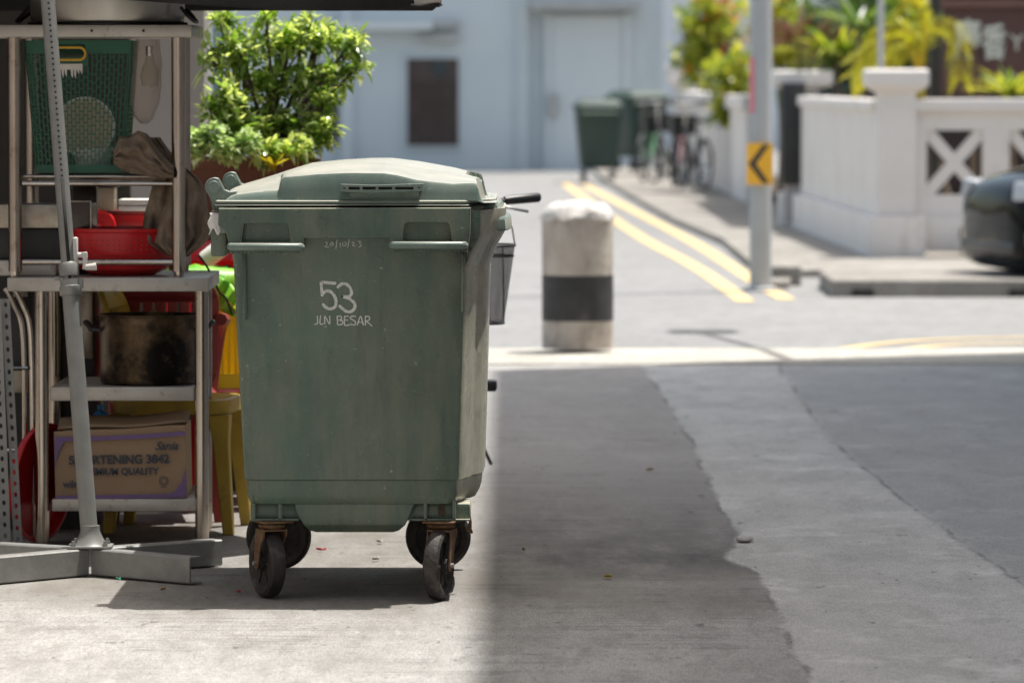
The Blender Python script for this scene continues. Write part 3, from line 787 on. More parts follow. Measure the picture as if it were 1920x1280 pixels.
# lettering, painted strokes
def facey(z): return 15.0 + (-(z - .935) * .075 - .001 if z > .935 else (.935 - z) * .012 / .235 if z > .7 else .012 + (.7 - z) * .018 / .355)
def strokes(b, sts, w0, Yp=15.0, dz=.0016, jit=.12):
    for st in sts:
        pts = [P(px, py, Yp) for px, py in st]
        if len(pts) > 2: pts = spl(pts, 5)
        L = []; n = len(pts)
        for i, p in enumerate(pts):
            tg = (pts[min(i + 1, n - 1)] - pts[max(i - 1, 0)]).normalized(); nn = Vector((-tg.z, 0, tg.x))
            ww = w0 * (1 + jit * mnoise.noise(Vector((p.x * 90, p.z * 90, 3)))) / 2
            y = facey(p.z) - dz
            L.append((p + nn * ww, p - nn * ww, y))
        vs = []; fs = []
        for i, (a, c, y) in enumerate(L): vs += [(a.x, y, a.z), (c.x, y, c.z)]
        for i in range(n - 1): fs.append((2 * i, 2 * i + 1, 2 * i + 3, 2 * i + 2))
        # rounded ends
        for e, (i, sgn) in enumerate(((0, -1), (n - 1, 1))):
            tg = (pts[min(i + 1, n - 1)] - pts[max(i - 1, 0)]).normalized() * sgn; p = pts[i]; y = L[i][2]
            c0 = len(vs); nn = Vector((-tg.z, 0, tg.x)); r = w0 / 2
            fan = [p + (nn * math.cos(a) + tg * math.sin(a)) * r for a in [PI * k / 6 for k in range(7)]]
            vs += [(f.x, y + .0002, f.z) for f in fan]; fs.append(tuple(range(c0, c0 + 7)))
        b.add(vs, fs)
b = MB()
strokes(b, [[(603, 529), (628, 531)], [(602, 529), (604, 553)], [(604, 552), (610, 546), (618, 546), (626, 553), (630, 565), (628, 575), (620, 579), (612, 577), (606, 571)],
            [(634, 538), (641, 532), (650, 533), (657, 541), (659, 550), (654, 556), (643, 556)], [(643, 556), (655, 560), (664, 568), (665, 577), (658, 584), (648, 583), (637, 574)]], .0085)
strokes(b, [[(595, 593), (595, 606), (590, 608)], [(601, 592), (600, 607), (606, 607)], [(609, 607), (609, 593), (618, 608), (618, 593)],
            [(632, 593), (633, 609)], [(632, 593), (639, 593), (640, 598), (634, 600)], [(634, 600), (642, 602), (641, 608), (633, 609)],
            [(646, 593), (646, 609), (655, 609)], [(646, 593), (653, 593)], [(646, 600), (652, 600)],
            [(666, 593), (659, 593), (657, 597), (666, 603), (665, 609), (657, 608)], [(670, 609), (676, 593), (681, 609)], [(672, 604), (679, 604)],
            [(685, 609), (685, 593)], [(685, 593), (692, 594), (692, 600), (686, 602)], [(687, 602), (697, 611)]], .0034)
strokes(b, [[(609, 455), (613, 454), (613, 459), (609, 463), (617, 463)], [(623, 454), (619, 458), (621, 461), (625, 458), (623, 454)], [(632, 450), (630, 466)],
            [(638, 455), (638, 461)], [(643, 455), (643, 460), (648, 460), (649, 455), (645, 454)], [(655, 449), (652, 464)], [(660, 454), (664, 455), (661, 460), (666, 460)],
            [(672, 452), (677, 453), (674, 456), (678, 459), (674, 463)]], .0020)
b.build('lettering', M['white_paint'], t, True, smooth=0)
# ---- lid
sN, sT = 671.0, 650.0
NT = [((px - 960) / sN, 1.47 - (py - 145) / sN) for px, py in ((413, 380), (420, 375), (432, 367), (446, 362), (485, 358), (523, 356), (527, 336), (535, 332), (590, 327), (666, 324), (720, 324), (745, 328), (782, 337), (820, 341), (851, 344), (880, 343), (925, 343))]
TT = [((px - 960) / sT, 1.47 - (py - 145) / sT) for px, py in ((412, 368), (432, 354), (475, 341), (525, 325), (576, 310), (638, 303), (690, 300), (731, 300), (782, 306), (848, 318), (899, 330), (925, 337))]
LY0, LY1 = 14.985, 16.165
def lid_fn(a, c):
    X = -.815 + a * (.815 - .045); u = c * (LY1 - LY0); Y = LY0 + u; uu = min(u, LY1 - LY0 - u)
    base = 1.121
    nz_ = interp(NT, X); tz = interp(TT, X)
    z = nz_ + (tz - nz_) * sst(.045, .24, uu)
    z = base + (z - base) * sst(-.004, .017, uu) 
    xe = -.083 + .025 * sst(.2, .35, uu)
    rec = sst(.26, .285, uu)                       # front recess in the middle
    xe2 = -.115
    xedge = xe * (1 - rec) + xe2 * rec
    z = base + (z - base) * (1 - sst(xedge - .018, xedge + .004, X))
    z = base + (z - base) * sst(-.817, -.795, X)
    # drip groove along the top panel and faint panel lines
    z -= .0035 * math.exp(-((uu - .30) / .006) ** 2) * sst(-.60, -.55, X)
    z += .0022 * mnoise.noise(Vector((X * 7, Y * 6, 0)))
    return (X, Y, z)
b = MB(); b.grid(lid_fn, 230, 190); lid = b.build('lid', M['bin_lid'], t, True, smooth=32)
# underside skirt lips (two rolled lips)
def lidplan(z, o_=0.0): return plan(-.822 - o_, -.052 + o_, LY0 - .004 - o_, LY1 + .004 + o_, z, rl=.03, ch=.075)
b = MB(); b.rings([lidplan(z, o_) for z, o_ in ((1.123, -.012), (1.128, .0), (1.125, .006), (1.119, .005), (1.1175, .0), (1.1165, .004), (1.114, .009), (1.1125, .006), (1.1125, -.02), (1.123, -.02), (1.123, -.012))], False, False)
b.build('lid_lip', M['bin_lid'], lid, True, smooth=50)
# lid side handle: frame with dividers and a scooped pocket under it
def ql(px, py): p = P(px, py, 14.955); return (p.x, p.z)
hole = []
divs = [651, 677, 707, 738, 778]
holes = [[ql(divs[i] + 2, 356.5), ql(divs[i + 1] - 2, 356.5), ql(divs[i + 1] - 2, 350), ql(divs[i] + 2, 350)] for i in range(4)]
hh = [ql(643, 355), ql(648, 355), ql(648, 351), ql(643, 351)]; h2 = [ql(784, 354), ql(789, 354), ql(789, 350), ql(784, 350)]
vs, fs = curve_mesh([ql(640, 346), ql(700, 348), ql(793, 345), ql(793, 357), ql(780, 358.5), ql(700, 361), ql(655, 360), ql(640, 358)][::-1], holes + [hh, h2], .014, .0012)
b = MB(); b.M = Matrix.Translation((0, 14.962, 0)) @ XZ; b.add(vs, fs)
b.build('lid_handle', M['bin_trim'], lid, True, smooth=30)
b = MB(); a1 = ql(642, 347); c1 = ql(791, 357); b.box(a1[0], c1[0], 14.972, 15.03, c1[1], a1[1]); b.build('handle_slot', M['black_hole'], lid, True)
b = MB()
pa = [P(653, 361, 14.975), P(787, 358, 14.975), P(783, 383, 14.995), P(662, 385, 14.995)]
b.add([p for p in pa] + [p + Vector((0, .05, 0)) for p in pa], [(0, 1, 2, 3), (7, 6, 5, 4), (0, 4, 5, 1), (1, 5, 6, 2), (2, 6, 7, 3), (3, 7, 4, 0)]); b.build('finger_scoop', M['bin_lid'], lid, True, bevel=.004)
# recess fins on the front of the lid
b = MB()
for z in (1.150, 1.165): b.box(-.118, -.088, 15.35, 15.80, z, z + .004)
b.build('lid_fin', M['bin_lid'], lid, True)
# hinges
for yc in (15.075, 15.99):
    cx_, cz_ = -.834, 1.164
    out = []
    for k in range(13):
        a = R(62 + 165 * k / 12); out.append((cx_ + .0255 * math.cos(a), cz_ + .0255 * math.sin(a)))
    arm = out + [(-.822, 1.092), (-.806, 1.094), (-.788, 1.120), (-.770, 1.124), (-.770, 1.152), (-.790, 1.150), (-.806, 1.156)]
    b = MB()
    for dy in (-.032, .022): b.prism(arm, yc + dy, yc + dy + .010, 'Y')
    for dy in (-.038, .036): b.lathe((cx_, yc + dy, cz_), [(.0001, -.004), (.017, -.004), (.017, .004), (.0001, .004)], 24, 'Y')
    h = b.build('hinge', M['bin_trim'], t, True, bevel=.002)
    b = MB(); b.lathe((cx_, yc - .012, cz_), [(.0001, 0), (.019, 0), (.019, .026), (.0001, .026)], 24, 'Y')
    b.prism([(cx_ - .018, cz_ - .006), (cx_ + .016, cz_ - .014), (-.790, 1.095), (-.815, 1.05), (-.835, 1.085)], yc - .014, yc + .014, 'Y')
    b.build('hinge_bracket', M['bin'], h, True, bevel=.002)
b = MB(); b.cbox(-.842, -.800, 15.02, 16.13, .97, 1.098, .006); b.build('rear_channel', M['bin'], t, True)
b = MB(); b.grid(lambda a, c: (-.846 + a * .030 + .004 * math.sin(c * 9), 15.0 + c * .01 - a * .004, 1.040 + c * .052 - .010 * math.sin(a * 7 + 2) * (1 - c)), 8, 8); b.build('torn_edge', M['label_white'], t, True, solid=.003)
# casters
make_caster(t, (-.676, 15.085, .2265), R(114), trail=.034)
make_caster(t, (-.196, 15.08, .2265), R(-90 - 14), trail=.040)
make_caster(t, (-.225 - .04, 15.985, .2275), R(3), trail=.045)
make_caster(t, (-.725, 15.98, .2275), R(-8), trail=.03)

# far bins: simpler but complete four-wheeled bins
def far_bin(loc, rz, label):
    t = thing('wheelie_bin', label, 'rubbish bin', loc, rz, 'dark green bins parked at the far kerb')
    mg = M.setdefault('bin_far', mat('dark green bin plastic', (.018, .042, .034), (.028, .055, .044), 3, .5))
    b = MB()
    def rr(z, w_, d_): return [(x, y, z) for x, y in rrect(-w_ / 2, w_ / 2, -d_ / 2, d_ / 2, .05, 4)]
    b.rings([rr(.20, .44, .50), (rr(.24, .50, .62)), rr(.95, .62, .78), rr(1.04, .64, .82)]); b.build('body', mg, t)
    b = MB(); b.rings([rr(1.043, .70, .88), rr(1.075, .70, .88), rr(1.08, .66, .84), rr(1.15, .54, .70), rr(1.17, .40, .55)]); b.build('lid', mg, t)
    b = MB(); b.tube([(-.25, -.43, .98), (-.25, -.47, .98), (.25, -.47, .98), (.25, -.43, .98)], .014, 8); b.build('handle', M['bin_trim'], t)
    for sx in (-.2, .2):
        for sy in (-.26, .26):
            b = MB(); b.lathe((sx, sy, .085), [(.0001, -.02), (.085, -.02), (.085, .02), (.0001, .02)], 18, 'X'); b.box(sx - .028, sx - .023, sy - .02, sy + .02, .085, .2); b.box(sx + .023, sx + .028, sy - .02, sy + .02, .085, .2); b.build('wheel', M['tyre'], t)
    return t
p = G(1121, 343); far_bin((p.x, p.y, 0), R(2), 'dark green wheeled bin standing left on the yellow lines')
p = G(1195, 334); far_bin((p.x, p.y + .2, .11), R(25), 'dark green wheeled bin standing behind the parked bicycles')

# ================================================================== BICYCLES
def bicycle(loc, rz, label, fc, basket=True, group=None, wr=.30, detailed=False, steer=0.0, hb=1.05, bkt=None):
    """front wheel towards local -Y"""
    t = thing('bicycle', label, 'bicycle', loc, rz, group)
    yf, yr = -.5, .48
    for (y, nm) in ((yf, 'f'), (yr, 'r')):
        b = MB(); b.tube([(0, y + (wr - .018) * math.cos(2 * PI * k / 40), wr + (wr - .018) * math.sin(2 * PI * k / 40)) for k in range(40)], .018, 8, closed=True)
        wl = b.build('wheel', M['tyre'], t)
        b = MB()
        for k in range(14):
            a = 2 * PI * k / 14; b.cyl(((-1) ** k * .018, y, wr), (0, y + (wr - .03) * math.cos(a), wr + (wr - .03) * math.sin(a)), .0018, 4)
        b.cyl((-.04, y, wr), (.04, y, wr), .018, 10); b.build('spokes', M['chrome'], wl)
    hd = Vector((0, -.36, .78)); bb = Vector((0, .07, .29)); st = Vector((0, .22, .70))
    b = MB()
    b.cyl(hd, bb, .019, 10); b.cyl(hd + Vector((0, .01, -.12)), bb + Vector((0, 0, .03)), .016, 10); b.cyl(bb, st, .016, 10); b.cyl(hd + Vector((0, -.02, .05)), hd + Vector((0, -.005, -.14)), .021, 10)
    for sx in (-.06, .06):
        b.cyl(bb + Vector((sx * .4, 0, 0)), (sx, yr, wr), .009, 8); b.cyl(st + Vector((0, 0, -.05)), (sx, yr, wr), .008, 8)
    b.build('frame', fc, t)
    b = MB()
    for sx in (-.055, .055): b.tube([(sx * .5, -.365, .66), (sx, -.39, .60), (sx, yf, wr)], .011, 8)
    b.build('fork', fc, t)
    b = MB()
    b.cyl((0, -.34, .78), (0, -.31, hb - .03), .012, 8)
    b.tube([(-.25, -.22, hb - .004), (-.17, -.26, hb - .01), (-.06, -.31, hb - .02), (.06, -.31, hb - .02), (.17, -.26, hb - .01), (.25, -.22, hb)], .011, 10)
    h = b.build('handlebar', M['chrome'] if not detailed else M['black_metal'], t)
    for sx in (-1, 1):
        b = MB(); b.tube([(sx * .17, -.262, hb - .008), (sx * .20, -.245, hb - .005), (sx * .285, -.215, hb + .002), (sx * .29, -.213, hb + .002)], [.014, .016, .0165, .013], 14); b.build('grip', M['black_plastic'], h)
        b = MB(); b.tube([(sx * .13, -.29, hb - .02), (sx * .18, -.31, hb - .03), (sx * .25, -.27, hb - .045)], .005, 6); b.build('brake_lever', M['chrome'], h)
    b = MB()
    b.rings([[(x * k_, y * k_ + o_, z) for x, y in rrect(-.075, .075, -.13, .12, .06, 4)] for (z, k_, o_) in ((.80, .7, .24), (.81, .95, .24), (.84, 1, .24), (.86, .85, .24))]); b.cyl((0, .22, .62), (0, .24, .80), .012, 8)
    b.build('saddle', M['black_plastic'], t, subsurf=1)
    for sx in (-1, 1):
        b = MB(); b.tube([(sx * .045, .07, .29), (sx * .06, .07 + sx * .08, .29 + sx * .11)], .009, 8); cr = b.build('crank', M['chrome'], t)
        b = MB(); b.cbox(sx * .105 - .038, sx * .105 + .038, .03 + sx * .08 - 0, .11 + sx * .08, .265 + sx * .11, .305 + sx * .11, .010); b.build('pedal', M['black_plastic'], cr)
    b = MB(); b.lathe((.04, .07, .29), [(.0001, -.002), (.085, -.002), (.085, .002), (.0001, .002)], 28, 'X'); b.build('chainwheel', M['black_metal'], t)
    b = MB(); b.tube([(.04, yr - .02, .29), (.08, yr + .02, .18), (.12, yr + .10, .09)], .007, 6); b.build('kickstand', M['black_metal'], t)
    b = MB(); b.tube([(0, y_, z_) for y_, z_ in [(yr + (wr + .02) * math.cos(a), wr + (wr + .02) * math.sin(a)) for a in [R(10 + 15 * k) for k in range(11)]]], .016, 6); b.build('mudguard', M['black_metal'], t)
    if basket:
        x0, x1, yb0, yb1, z0, z1 = bkt or (-.14, .14, -.68, -.44, .64, .88)
        k = .80; cx, cy = (x0 + x1) / 2, (yb0 + yb1) / 2
        top = [(x, y, z1) for x, y in rrect(x0, x1, yb0, yb1, .10 if detailed else .05, 5)]
        bot = [(cx + (x - cx) * k, cy + (y - cy) * k, z0) for x, y, z in top]
        b = MB(); b.rings([bot, top], False, False); bk = b.build('basket', M['wire'] if detailed else M['black_metal'], t)
        b = MB(); b.tube(top, .0045, 6, closed=True); b.tube([(cx + (x - cx) * .975, cy + (y - cy) * .975, z1 - .035) for x, y, z in top], .003, 6, closed=True); b.tube(bot, .004, 6, closed=True); b.rings([[(x, y, z - .004) for x, y, z in bot], [(x, y, z + .003) for x, y, z in bot]])
        for (i, j) in ((0, 3), (12, 16), (20, 8)): b.cyl(bot[i], top[j], .0025, 5)
        b.build('basket_rim', M['black_metal'], bk)
        b = MB(); b.tube([(x1, cy, z1), (x1 - .01, cy - .02, z1 + .06), (x1 - .045, cy - .03, z1 + .115), (x1 - .10, cy - .03, z1 + .14)], .003, 6); b.build('basket_wire', M['cream'], bk)
    return t
bicycle((-.195, 18.55, .004), 0, 'old bicycle with black wire mesh basket parked behind the green bin', M['rust'], group=None, detailed=True, hb=1.055, bkt=(-.165, .205, -.68, -.44, .645, .905))
gb = 'bicycles leaning along the white wall'
for i, (px, py, rz, lab, c) in enumerate((
        (1222, 340, R(165), 'bright green framed bicycle nearest the dark green bins', mat('green frame paint', (.03, .20, .07), (.04, .24, .09), 5, .4)),
        (1252, 345, R(200), 'black bicycle between the green one and the pink one', M['black_metal']),
        (1275, 350, R(170), 'dusty pink framed bicycle in the middle of the row', mat('pink frame paint', (.22, .07, .09), (.27, .10, .12), 5, .4)),
        (1300, 356, R(195), 'dark grey bicycle nearest the white wall', mat('grey frame paint', (.07, .07, .075), (.1, .1, .1), 5, .4)))):
    p = G(px, py, .11)
    bicycle((p.x, p.y, .114), rz, lab, c, group=gb)

# ================================================================== chevron pole
pY = 37.0; p = P(1426, 515, 37.0); hw = 20.5 / S(pY)
t = thing('signpost_pole', 'thick light grey pole with amber chevron plate at the road corner', 'pole', (p.x, pY, 0))
b = MB(); b.cyl((p.x, pY, -.01), (p.x, pY, 7.5), hw, 28); b.lathe((p.x, pY, 0), [(hw + .05, .0), (hw + .05, .02), (hw + .01, .03)], 28); b.build('shaft', M['lamp_grey'], t, True)
za, zc = PZ(346, pY), PZ(268, pY)
def wrap(X, z, dr=.006):
    r = hw + dr; a = -PI / 2 + X / r; return (p.x + r * math.cos(a), pY + r * math.sin(a), z)
ca_, sa_ = math.cos(R(14)), math.sin(R(14))
def flat(u, z, d): return (p.x - .012 + u * ca_ - d * sa_ * 0, pY - hw - .022 - d + u * sa_, z)
b = MB(); wq = .094
b.rings([[flat(x, z, d) for x, z in rrect(-wq, wq, za, zc, .012, 4)] for d in (0, .004)]); b.box(p.x - .02, p.x + .02, pY - hw - .02, pY - hw + .01, za + .04, zc - .04)
pl = b.build('chevron_plate', M['amber'], t, True, smooth=20)
b = MB(); zm = (za + zc) / 2; hz = (zc - za) * .46
for sgn in (-1, 1):
    q4 = [(-.080, 0), (.022, sgn * hz), (.070, sgn * hz), (-.026, 0)]
    b.rings([[flat(x, zm + z, d) for x, z in q4] for d in (.0045, .006)])
b.build('chevron', M['black_plastic'], pl, True, smooth=0)
b = MB(); b.grid(lambda a, c: wrap(-.112 + .06 * a, PZ(212, pY) + (PZ(108, pY) - PZ(212, pY)) * c, .004), 5, 8); b.build('notice_strip', M['pink_tape'], t, True)

# ================================================================== white boundary wall
wY = 42.2
sW = S(wY)
def WX(px, Y=wY): return (px - 960) / S(Y)
t = thing('boundary_wall', 'white painted garden wall with crossed lattice openings beside the car', 'wall', (WX(1720), wY, 0))
b = MB()
xa = WX(1716); xe_ = xa + 6 * .652 + .2
zc0, zc1 = 1.205, 1.30
b.cbox(xa + .003, xe_, wY + .0, wY + .26, .10, .375, .006)       # plinth
# frame and lattice
zo0, zo1 = .545, 1.055
xo = WX(1738)
b.box(xa, xe_, wY + .05, wY + .20, .376, zo0)
b.box(xa, xe_, wY + .05, wY + .20, zo1, zc0 - .001)
nb_ = 6
for i in range(nb_ + 1):
    x_ = xo + i * .652
    b.box((x_ - .205) if i else xa, x_, wY + .05, wY + .20, zo0 + .0005, zo1 - .0005)
b.build('wall', M['wall_white'], t, True)
b = MB(); b.cbox(xa - .002, xe_, wY - .02, wY + .28, zc0, zc1, .012); b.build('coping', M['wall_white'], t, True)
for i in range(nb_):
    b = MB(); x0_, x1_ = xo + i * .652 + .0005, xo + i * .652 + .4465
    hw_ = .045
    for (A, B) in (((x0_, zo0), (x1_, zo1)), ((x0_, zo1), (x1_, zo0))):
        dx, dz = B[0] - A[0], B[1] - A[1]; L = math.hypot(dx, dz); nx, nz_ = -dz / L * hw_, dx / L * hw_
        d0 = .075 if A[1] < B[1] else .078
        b.prism([(A[0] + nx, A[1] + nz_), (A[0] - nx, A[1] - nz_), (B[0] - nx, B[1] - nz_), (B[0] + nx, B[1] + nz_)], wY + d0, wY + .25 - d0, 'Y')
    b.build('lattice_cross', M['wall_white'], t, True)
def pier(name, label, xc, yc, w_=.295, cap=.49, pw=.44, top=1.535):
    t = thing(name, label, 'pillar', (xc, yc, 0))
    b = MB(); h = w_ / 2; b.box(xc - h, xc + h, yc - h, yc + h, .385, 1.40); b.build('shaft', M['wall_white'], t, True, bevel=.008)
    b = MB(); h = pw / 2; b.cbox(xc - h, xc + h, yc - h, yc + h, .0, .384, .012); b.build('plinth', M['wall_white'], t, True)
    b = MB(); sq = lambda k, z: [(xc + sx * k, yc + sy * k, z) for sx, sy in ((-1, -1), (1, -1), (1, 1), (-1, 1))]
    b.rings([sq(w_ / 2, 1.345), sq(cap / 2 - .03, 1.385), sq(cap / 2, 1.41), sq(cap / 2, top - .02), sq(cap / 2 - .02, top)]); b.build('cap', M['wall_white'], t, True, smooth=20)
    return t
pier('wall_pillar', 'white capped corner pillar left of the lattice wall', WX(1681), wY + .13)
xp2 = (1503 - 960) / S(51)
pier('wall_pillar', 'white capped pillar behind the pole with the dark box on it', xp2, 51, cap=.56)
t = thing('boundary_wall', 'plain white side wall running between the two capped pillars', 'wall', (2.85, 46, 0))
xw0, xw1 = WX(1662), xp2 + .02
def swall(x0, y0, x1, y1, z0, z1, th, b):
    b.add([(x0, y0, z0), (x0 + th, y0, z0), (x1 + th, y1, z0), (x1, y1, z0), (x0, y0, z1), (x0 + th, y0, z1), (x1 + th, y1, z1), (x1, y1, z1)],
          [(0, 1, 2, 3), (4, 5, 6, 7), (0, 1, 5, 4), (1, 2, 6, 5), (2, 3, 7, 6), (3, 0, 4, 7)])
b = MB(); swall(xw0 - .06, wY + .30, xw1 - .06, 50.8, .376, 1.20, .2, b); b.build('wall', M['wall_white'], t, True)
b = MB(); swall(xw0 - .135, wY + .36, xw1 - .135, 50.77, .0, .374, .3, b); b.build('plinth', M['wall_white'], t, True, bevel=.01)
b = MB(); swall(xw0 - .10, wY + .30, xw1 - .10, 50.83, 1.201, 1.29, .28, b); b.build('coping', M['wall_white'], t, True, bevel=.012)
t = thing('letter_box', 'tall narrow black box fixed to the far white pillar', 'box', (xp2 - .05, 50.6, .45))
xb0, xb1 = (1465 - 960) / S(50.6), (1509 - 960) / S(50.6)
b = MB(); b.cbox(xb0, xb1, 50.5, 50.68, PZ(346, 50.6), PZ(160, 50.6), .012); b.build('body', M['black_metal'], t, True)
b = MB(); b.box(xb0 - .008, xb1 + .008, 50.49, 50.69, PZ(160, 50.6) + .001, PZ(160, 50.6) + .02); b.build('lid', M['black_metal'], t, True)
b = MB(); b.box(xb0 + .04, xb1 - .04, 50.55, 50.63, .11, PZ(346, 50.6) - .001); b.build('post', mat('pinkish grey post', (.36, .33, .33), (.4, .37, .37), 5, .7), t, True)
t = thing('boundary_wall', 'white wall behind the bicycles under the hanging shrub', 'wall', (2.6, 68, 0))
b = MB(); swall(2.64, 60.5, 2.55, 80, 0, 1.10, .2, b); b.build('wall', M['wall_white'], t, True)
b = MB(); swall(2.58, 60.45, 2.49, 80.05, 1.101, 1.26, .32, b); b.build('coping', M['wall_white'], t, True, bevel=.012)
pier('wall_pillar', 'white capped pillar farthest along the side road', 2.6, 80.4, w_=.35, cap=.6, top=1.66)
# garden soil bed
b = MB(); b.box(3.3, 14, 42.6, 52.4, -.02, .02); o = b.build('garden_bed', M['soil']); o['kind'] = 'structure'
b = MB(); b.box(2.95, 3.6, 51.5, 80, -.02, .13); o = b.build('garden_bed', M['soil']); o['kind'] = 'structure'

# ================================================================== car
t = thing('parked_car', 'shiny black car nosing out beside the lattice wall', 'car', (5.62, 37.55, .115), R(-76))
b = MB()
# cross sections along Y (front = small y); local coordinates
def csec(y, hw_, zb, zt_, crown, n=18):
    pts = []
    prof = [(-1, .0), (-1.0, .35), (-.985, .62), (-.94, .80), (-.84, .90), (-.6, .965), (-.3, .99), (0, 1.0)]
    L_ = [(x * hw_, y, zb + (zt_ - zb) * z) for x, z in prof]
    R_ = [(-x, yy, z) for x, yy, z in L_[:-1]][::-1]
    return L_ + R_ + [(hw_ * .9, y, zb - .03), (-hw_ * .9, y, zb - .03)]
secs = [(-2.44, .50, .16, .56), (-2.38, .70, .09, .64), (-2.24, .82, .05, .70), (-2.0, .885, .04, .765), (-1.6, .90, .04, .835), (-1.15, .90, .06, .885), (-.9, .90, .10, .92), (0, .905, .15, .93), (1.2, .90, .15, .94), (1.7, .87, .18, .95), (2.0, .80, .24, .90), (2.08, .72, .32, .80)]
b.rings([csec(y, h, zb, zt_, 0) for (y, h, zb, zt_) in secs]); b.build('body', M['carpaint'], t, smooth=50, subsurf=1)
b = MB()
def cab(y, hw_, z): return [(-hw_, y, z), (hw_, y, z)]
cabv = [[(-.80, -1.0, .88), (.80, -1.0, .88), (.80, 1.75, .90), (-.80, 1.75, .90)], [(-.62, -.25, 1.40), (.62, -.25, 1.40), (.62, 1.05, 1.40), (-.62, 1.05, 1.40)]]
b.rings(cabv); b.build('window', M['carglass'], t, bevel=.03)
b = MB(); b.cbox(-.63, .63, -.28, 1.08, 1.395, 1.44, .02); b.build('roof', M['carpaint'], t)
for sx in (-1, 1):
    b = MB(); b.M = Matrix.Translation((sx * .66, -2.265, .565)) @ Matrix.Rotation(sx * R(38), 4, 'Z') @ Matrix.Rotation(R(-12), 4, 'X')
    b.cbox(-.20, .20, -.06, .05, -.06, .08, .02); hl = b.build('headlight', M['headlamp'], t)
    b = MB(); b.M = Matrix.Translation((sx * .80, -2.17, .42)) @ Matrix.Rotation(sx * R(45), 4, 'Z'); b.cbox(-.035, .035, -.05, .03, -.03, .03, .008); b.build('indicator', M['orange_lens'], hl)
    b = MB(); b.lathe((sx * .68, -2.33, .26), [(.0001, -.05), (.05, -.05), (.06, -.02), (.06, .03), (.0001, .03)], 18, 'Y'); b.build('fog_lamp', M['black_plastic'], t)
    for y in (-1.45, 1.25):
        b = MB(); b.lathe((sx * .80, y, .31), [(.20, -.10), (.29, -.10), (.31, -.07), (.31, .07), (.29, .10), (.20, .10)], 36, 'X'); wl = b.build('wheel', M['tyre'], t)
        b = MB(); b.lathe((sx * .80, y, .31), [(.0001, -.085), (.205, -.09), (.205, .09), (.0001, .085)], 30, 'X'); b.build('rim', M['chrome'], wl)
b = MB()
for i in range(5): b.box(-.42, .42, -2.425 + i * .006, -2.38, .34 + i * .045, .362 + i * .045)
b.build('grille', M['black_plastic'], t)
b = MB(); b.cbox(-.55, .55, -2.435, -2.36, .15, .24, .02); b.build('air_intake', M['black_plastic'], t)

# ================================================================== sign, posts in the garden
sY = 46.0
t = thing('shop_sign', 'maroon signboard with pale Chinese characters above the garden', 'sign', (WX(1850, sY) + .6, sY, 0))
xs0, xs1 = WX(1766, sY), WX(1766, sY) + 2.3; zs0, zs1 = PZ(178, sY), PZ(14, sY)
b = MB(); b.box(xs0, xs1, sY, sY + .06, zs0, zs1); b.build('board', M['sign_brown'], t, True)
b = MB(); b.box(xs0 - .03, xs1, sY - .05, sY + .10, zs1 + .001, zs1 + .06); b.box(xs0 - .03, xs1, sY - .06, sY + .12, zs1 + .13, zs1 + .5); b.box(xs1 - .06, xs1 + .02, sY - .02, sY - .001, 0.02, zs1); b.build('frame', M['sign_frame'], t, True)
b = MB()
for txt, px, py, sz in (('慶', 1786, 103, .33), ('香', 1840, 104, .29)):
    vs, fs = text_mesh(txt, sz, .01, bold=.009); pp = P(px, py, sY)
    vs = [Vector((v.x * .74, v.y * 1.08, v.z)) for v in vs]
    b.M = Matrix.Translation((pp.x, sY - .008, pp.z)) @ XZ; b.add(vs, fs)
vs, fs = text_mesh('YU XIANG', .20, .01, space=1.15); pp = P(1893, 95, sY); b.M = Matrix.Translation((pp.x, sY - .008, pp.z)) @ XZ; b.add(vs, fs)
b.build('lettering', M['sign_text'], t, True, smooth=0)
t = thing('garden_post', 'dark square post left of the maroon signboard', 'post', (WX(1751, 45.5), 45.5, 0))
b = MB(); xx = WX(1751, 45.5); b.cbox(xx - .045, xx + .045, 45.45, 45.54, 0, 3.4, .004); b.build('post', M['black_metal'], t, True)
b = MB(); b.cbox(xx - .06, xx + .06, 45.43, 45.56, 3.401, 3.44, .004); b.build('post_cap', M['black_metal'], t, True)
t = thing('garden_pole', 'slim white pole rising behind the corner pillar', 'pole', (WX(1650, 43.6), 43.6, 0))
xx = WX(1650, 43.6); b = MB(); b.cyl((xx, 43.6, 0), (xx, 43.6, 3.2), .027, 14); b.build('pole', M['lamp_grey'], t, True)
b = MB(); b.lathe((xx, 43.6, 3.2), [(.027, .001), (.04, .01), (.03, .05), (.0001, .07)], 14); b.build('finial', M['lamp_grey'], t, True)

# ================================================================== PLANTS
rnd = random.Random(11)
def leaf(b, p, d, up, L, W, fold=.25, droop=.2, seg=3):
    d = d.normalized(); side = d.cross(up)
    if side.length < 1e-3: side = d.orthogonal()
    side.normalize(); nn = side.cross(d).normalized()
    vs = []; fs = []
    ws = [0.12, .85, 1.0, .55, 0.0] if seg == 3 else [0.2] + [1.0] * (seg - 1) + [.7, 0]
    m = len(ws) - 1
    for i, wv in enumerate(ws):
        s_ = i / m; c = p + d * (L * s_) - Vector((0, 0, 1)) * (droop * L * s_ * s_)
        h = W * wv / 2
        vs += [c - side * h + nn * (h * fold), c, c + side * h + nn * (h * fold)]
    for i in range(m):
        a = 3 * i
        fs += [(a, a + 1, a + 4, a + 3), (a + 1, a + 2, a + 5, a + 4)]
    b.add(vs, fs)
def rdir(up=.3):
    v = Vector((rnd.gauss(0, 1), rnd.gauss(0, 1), rnd.gauss(up, .8))); return v.normalized()
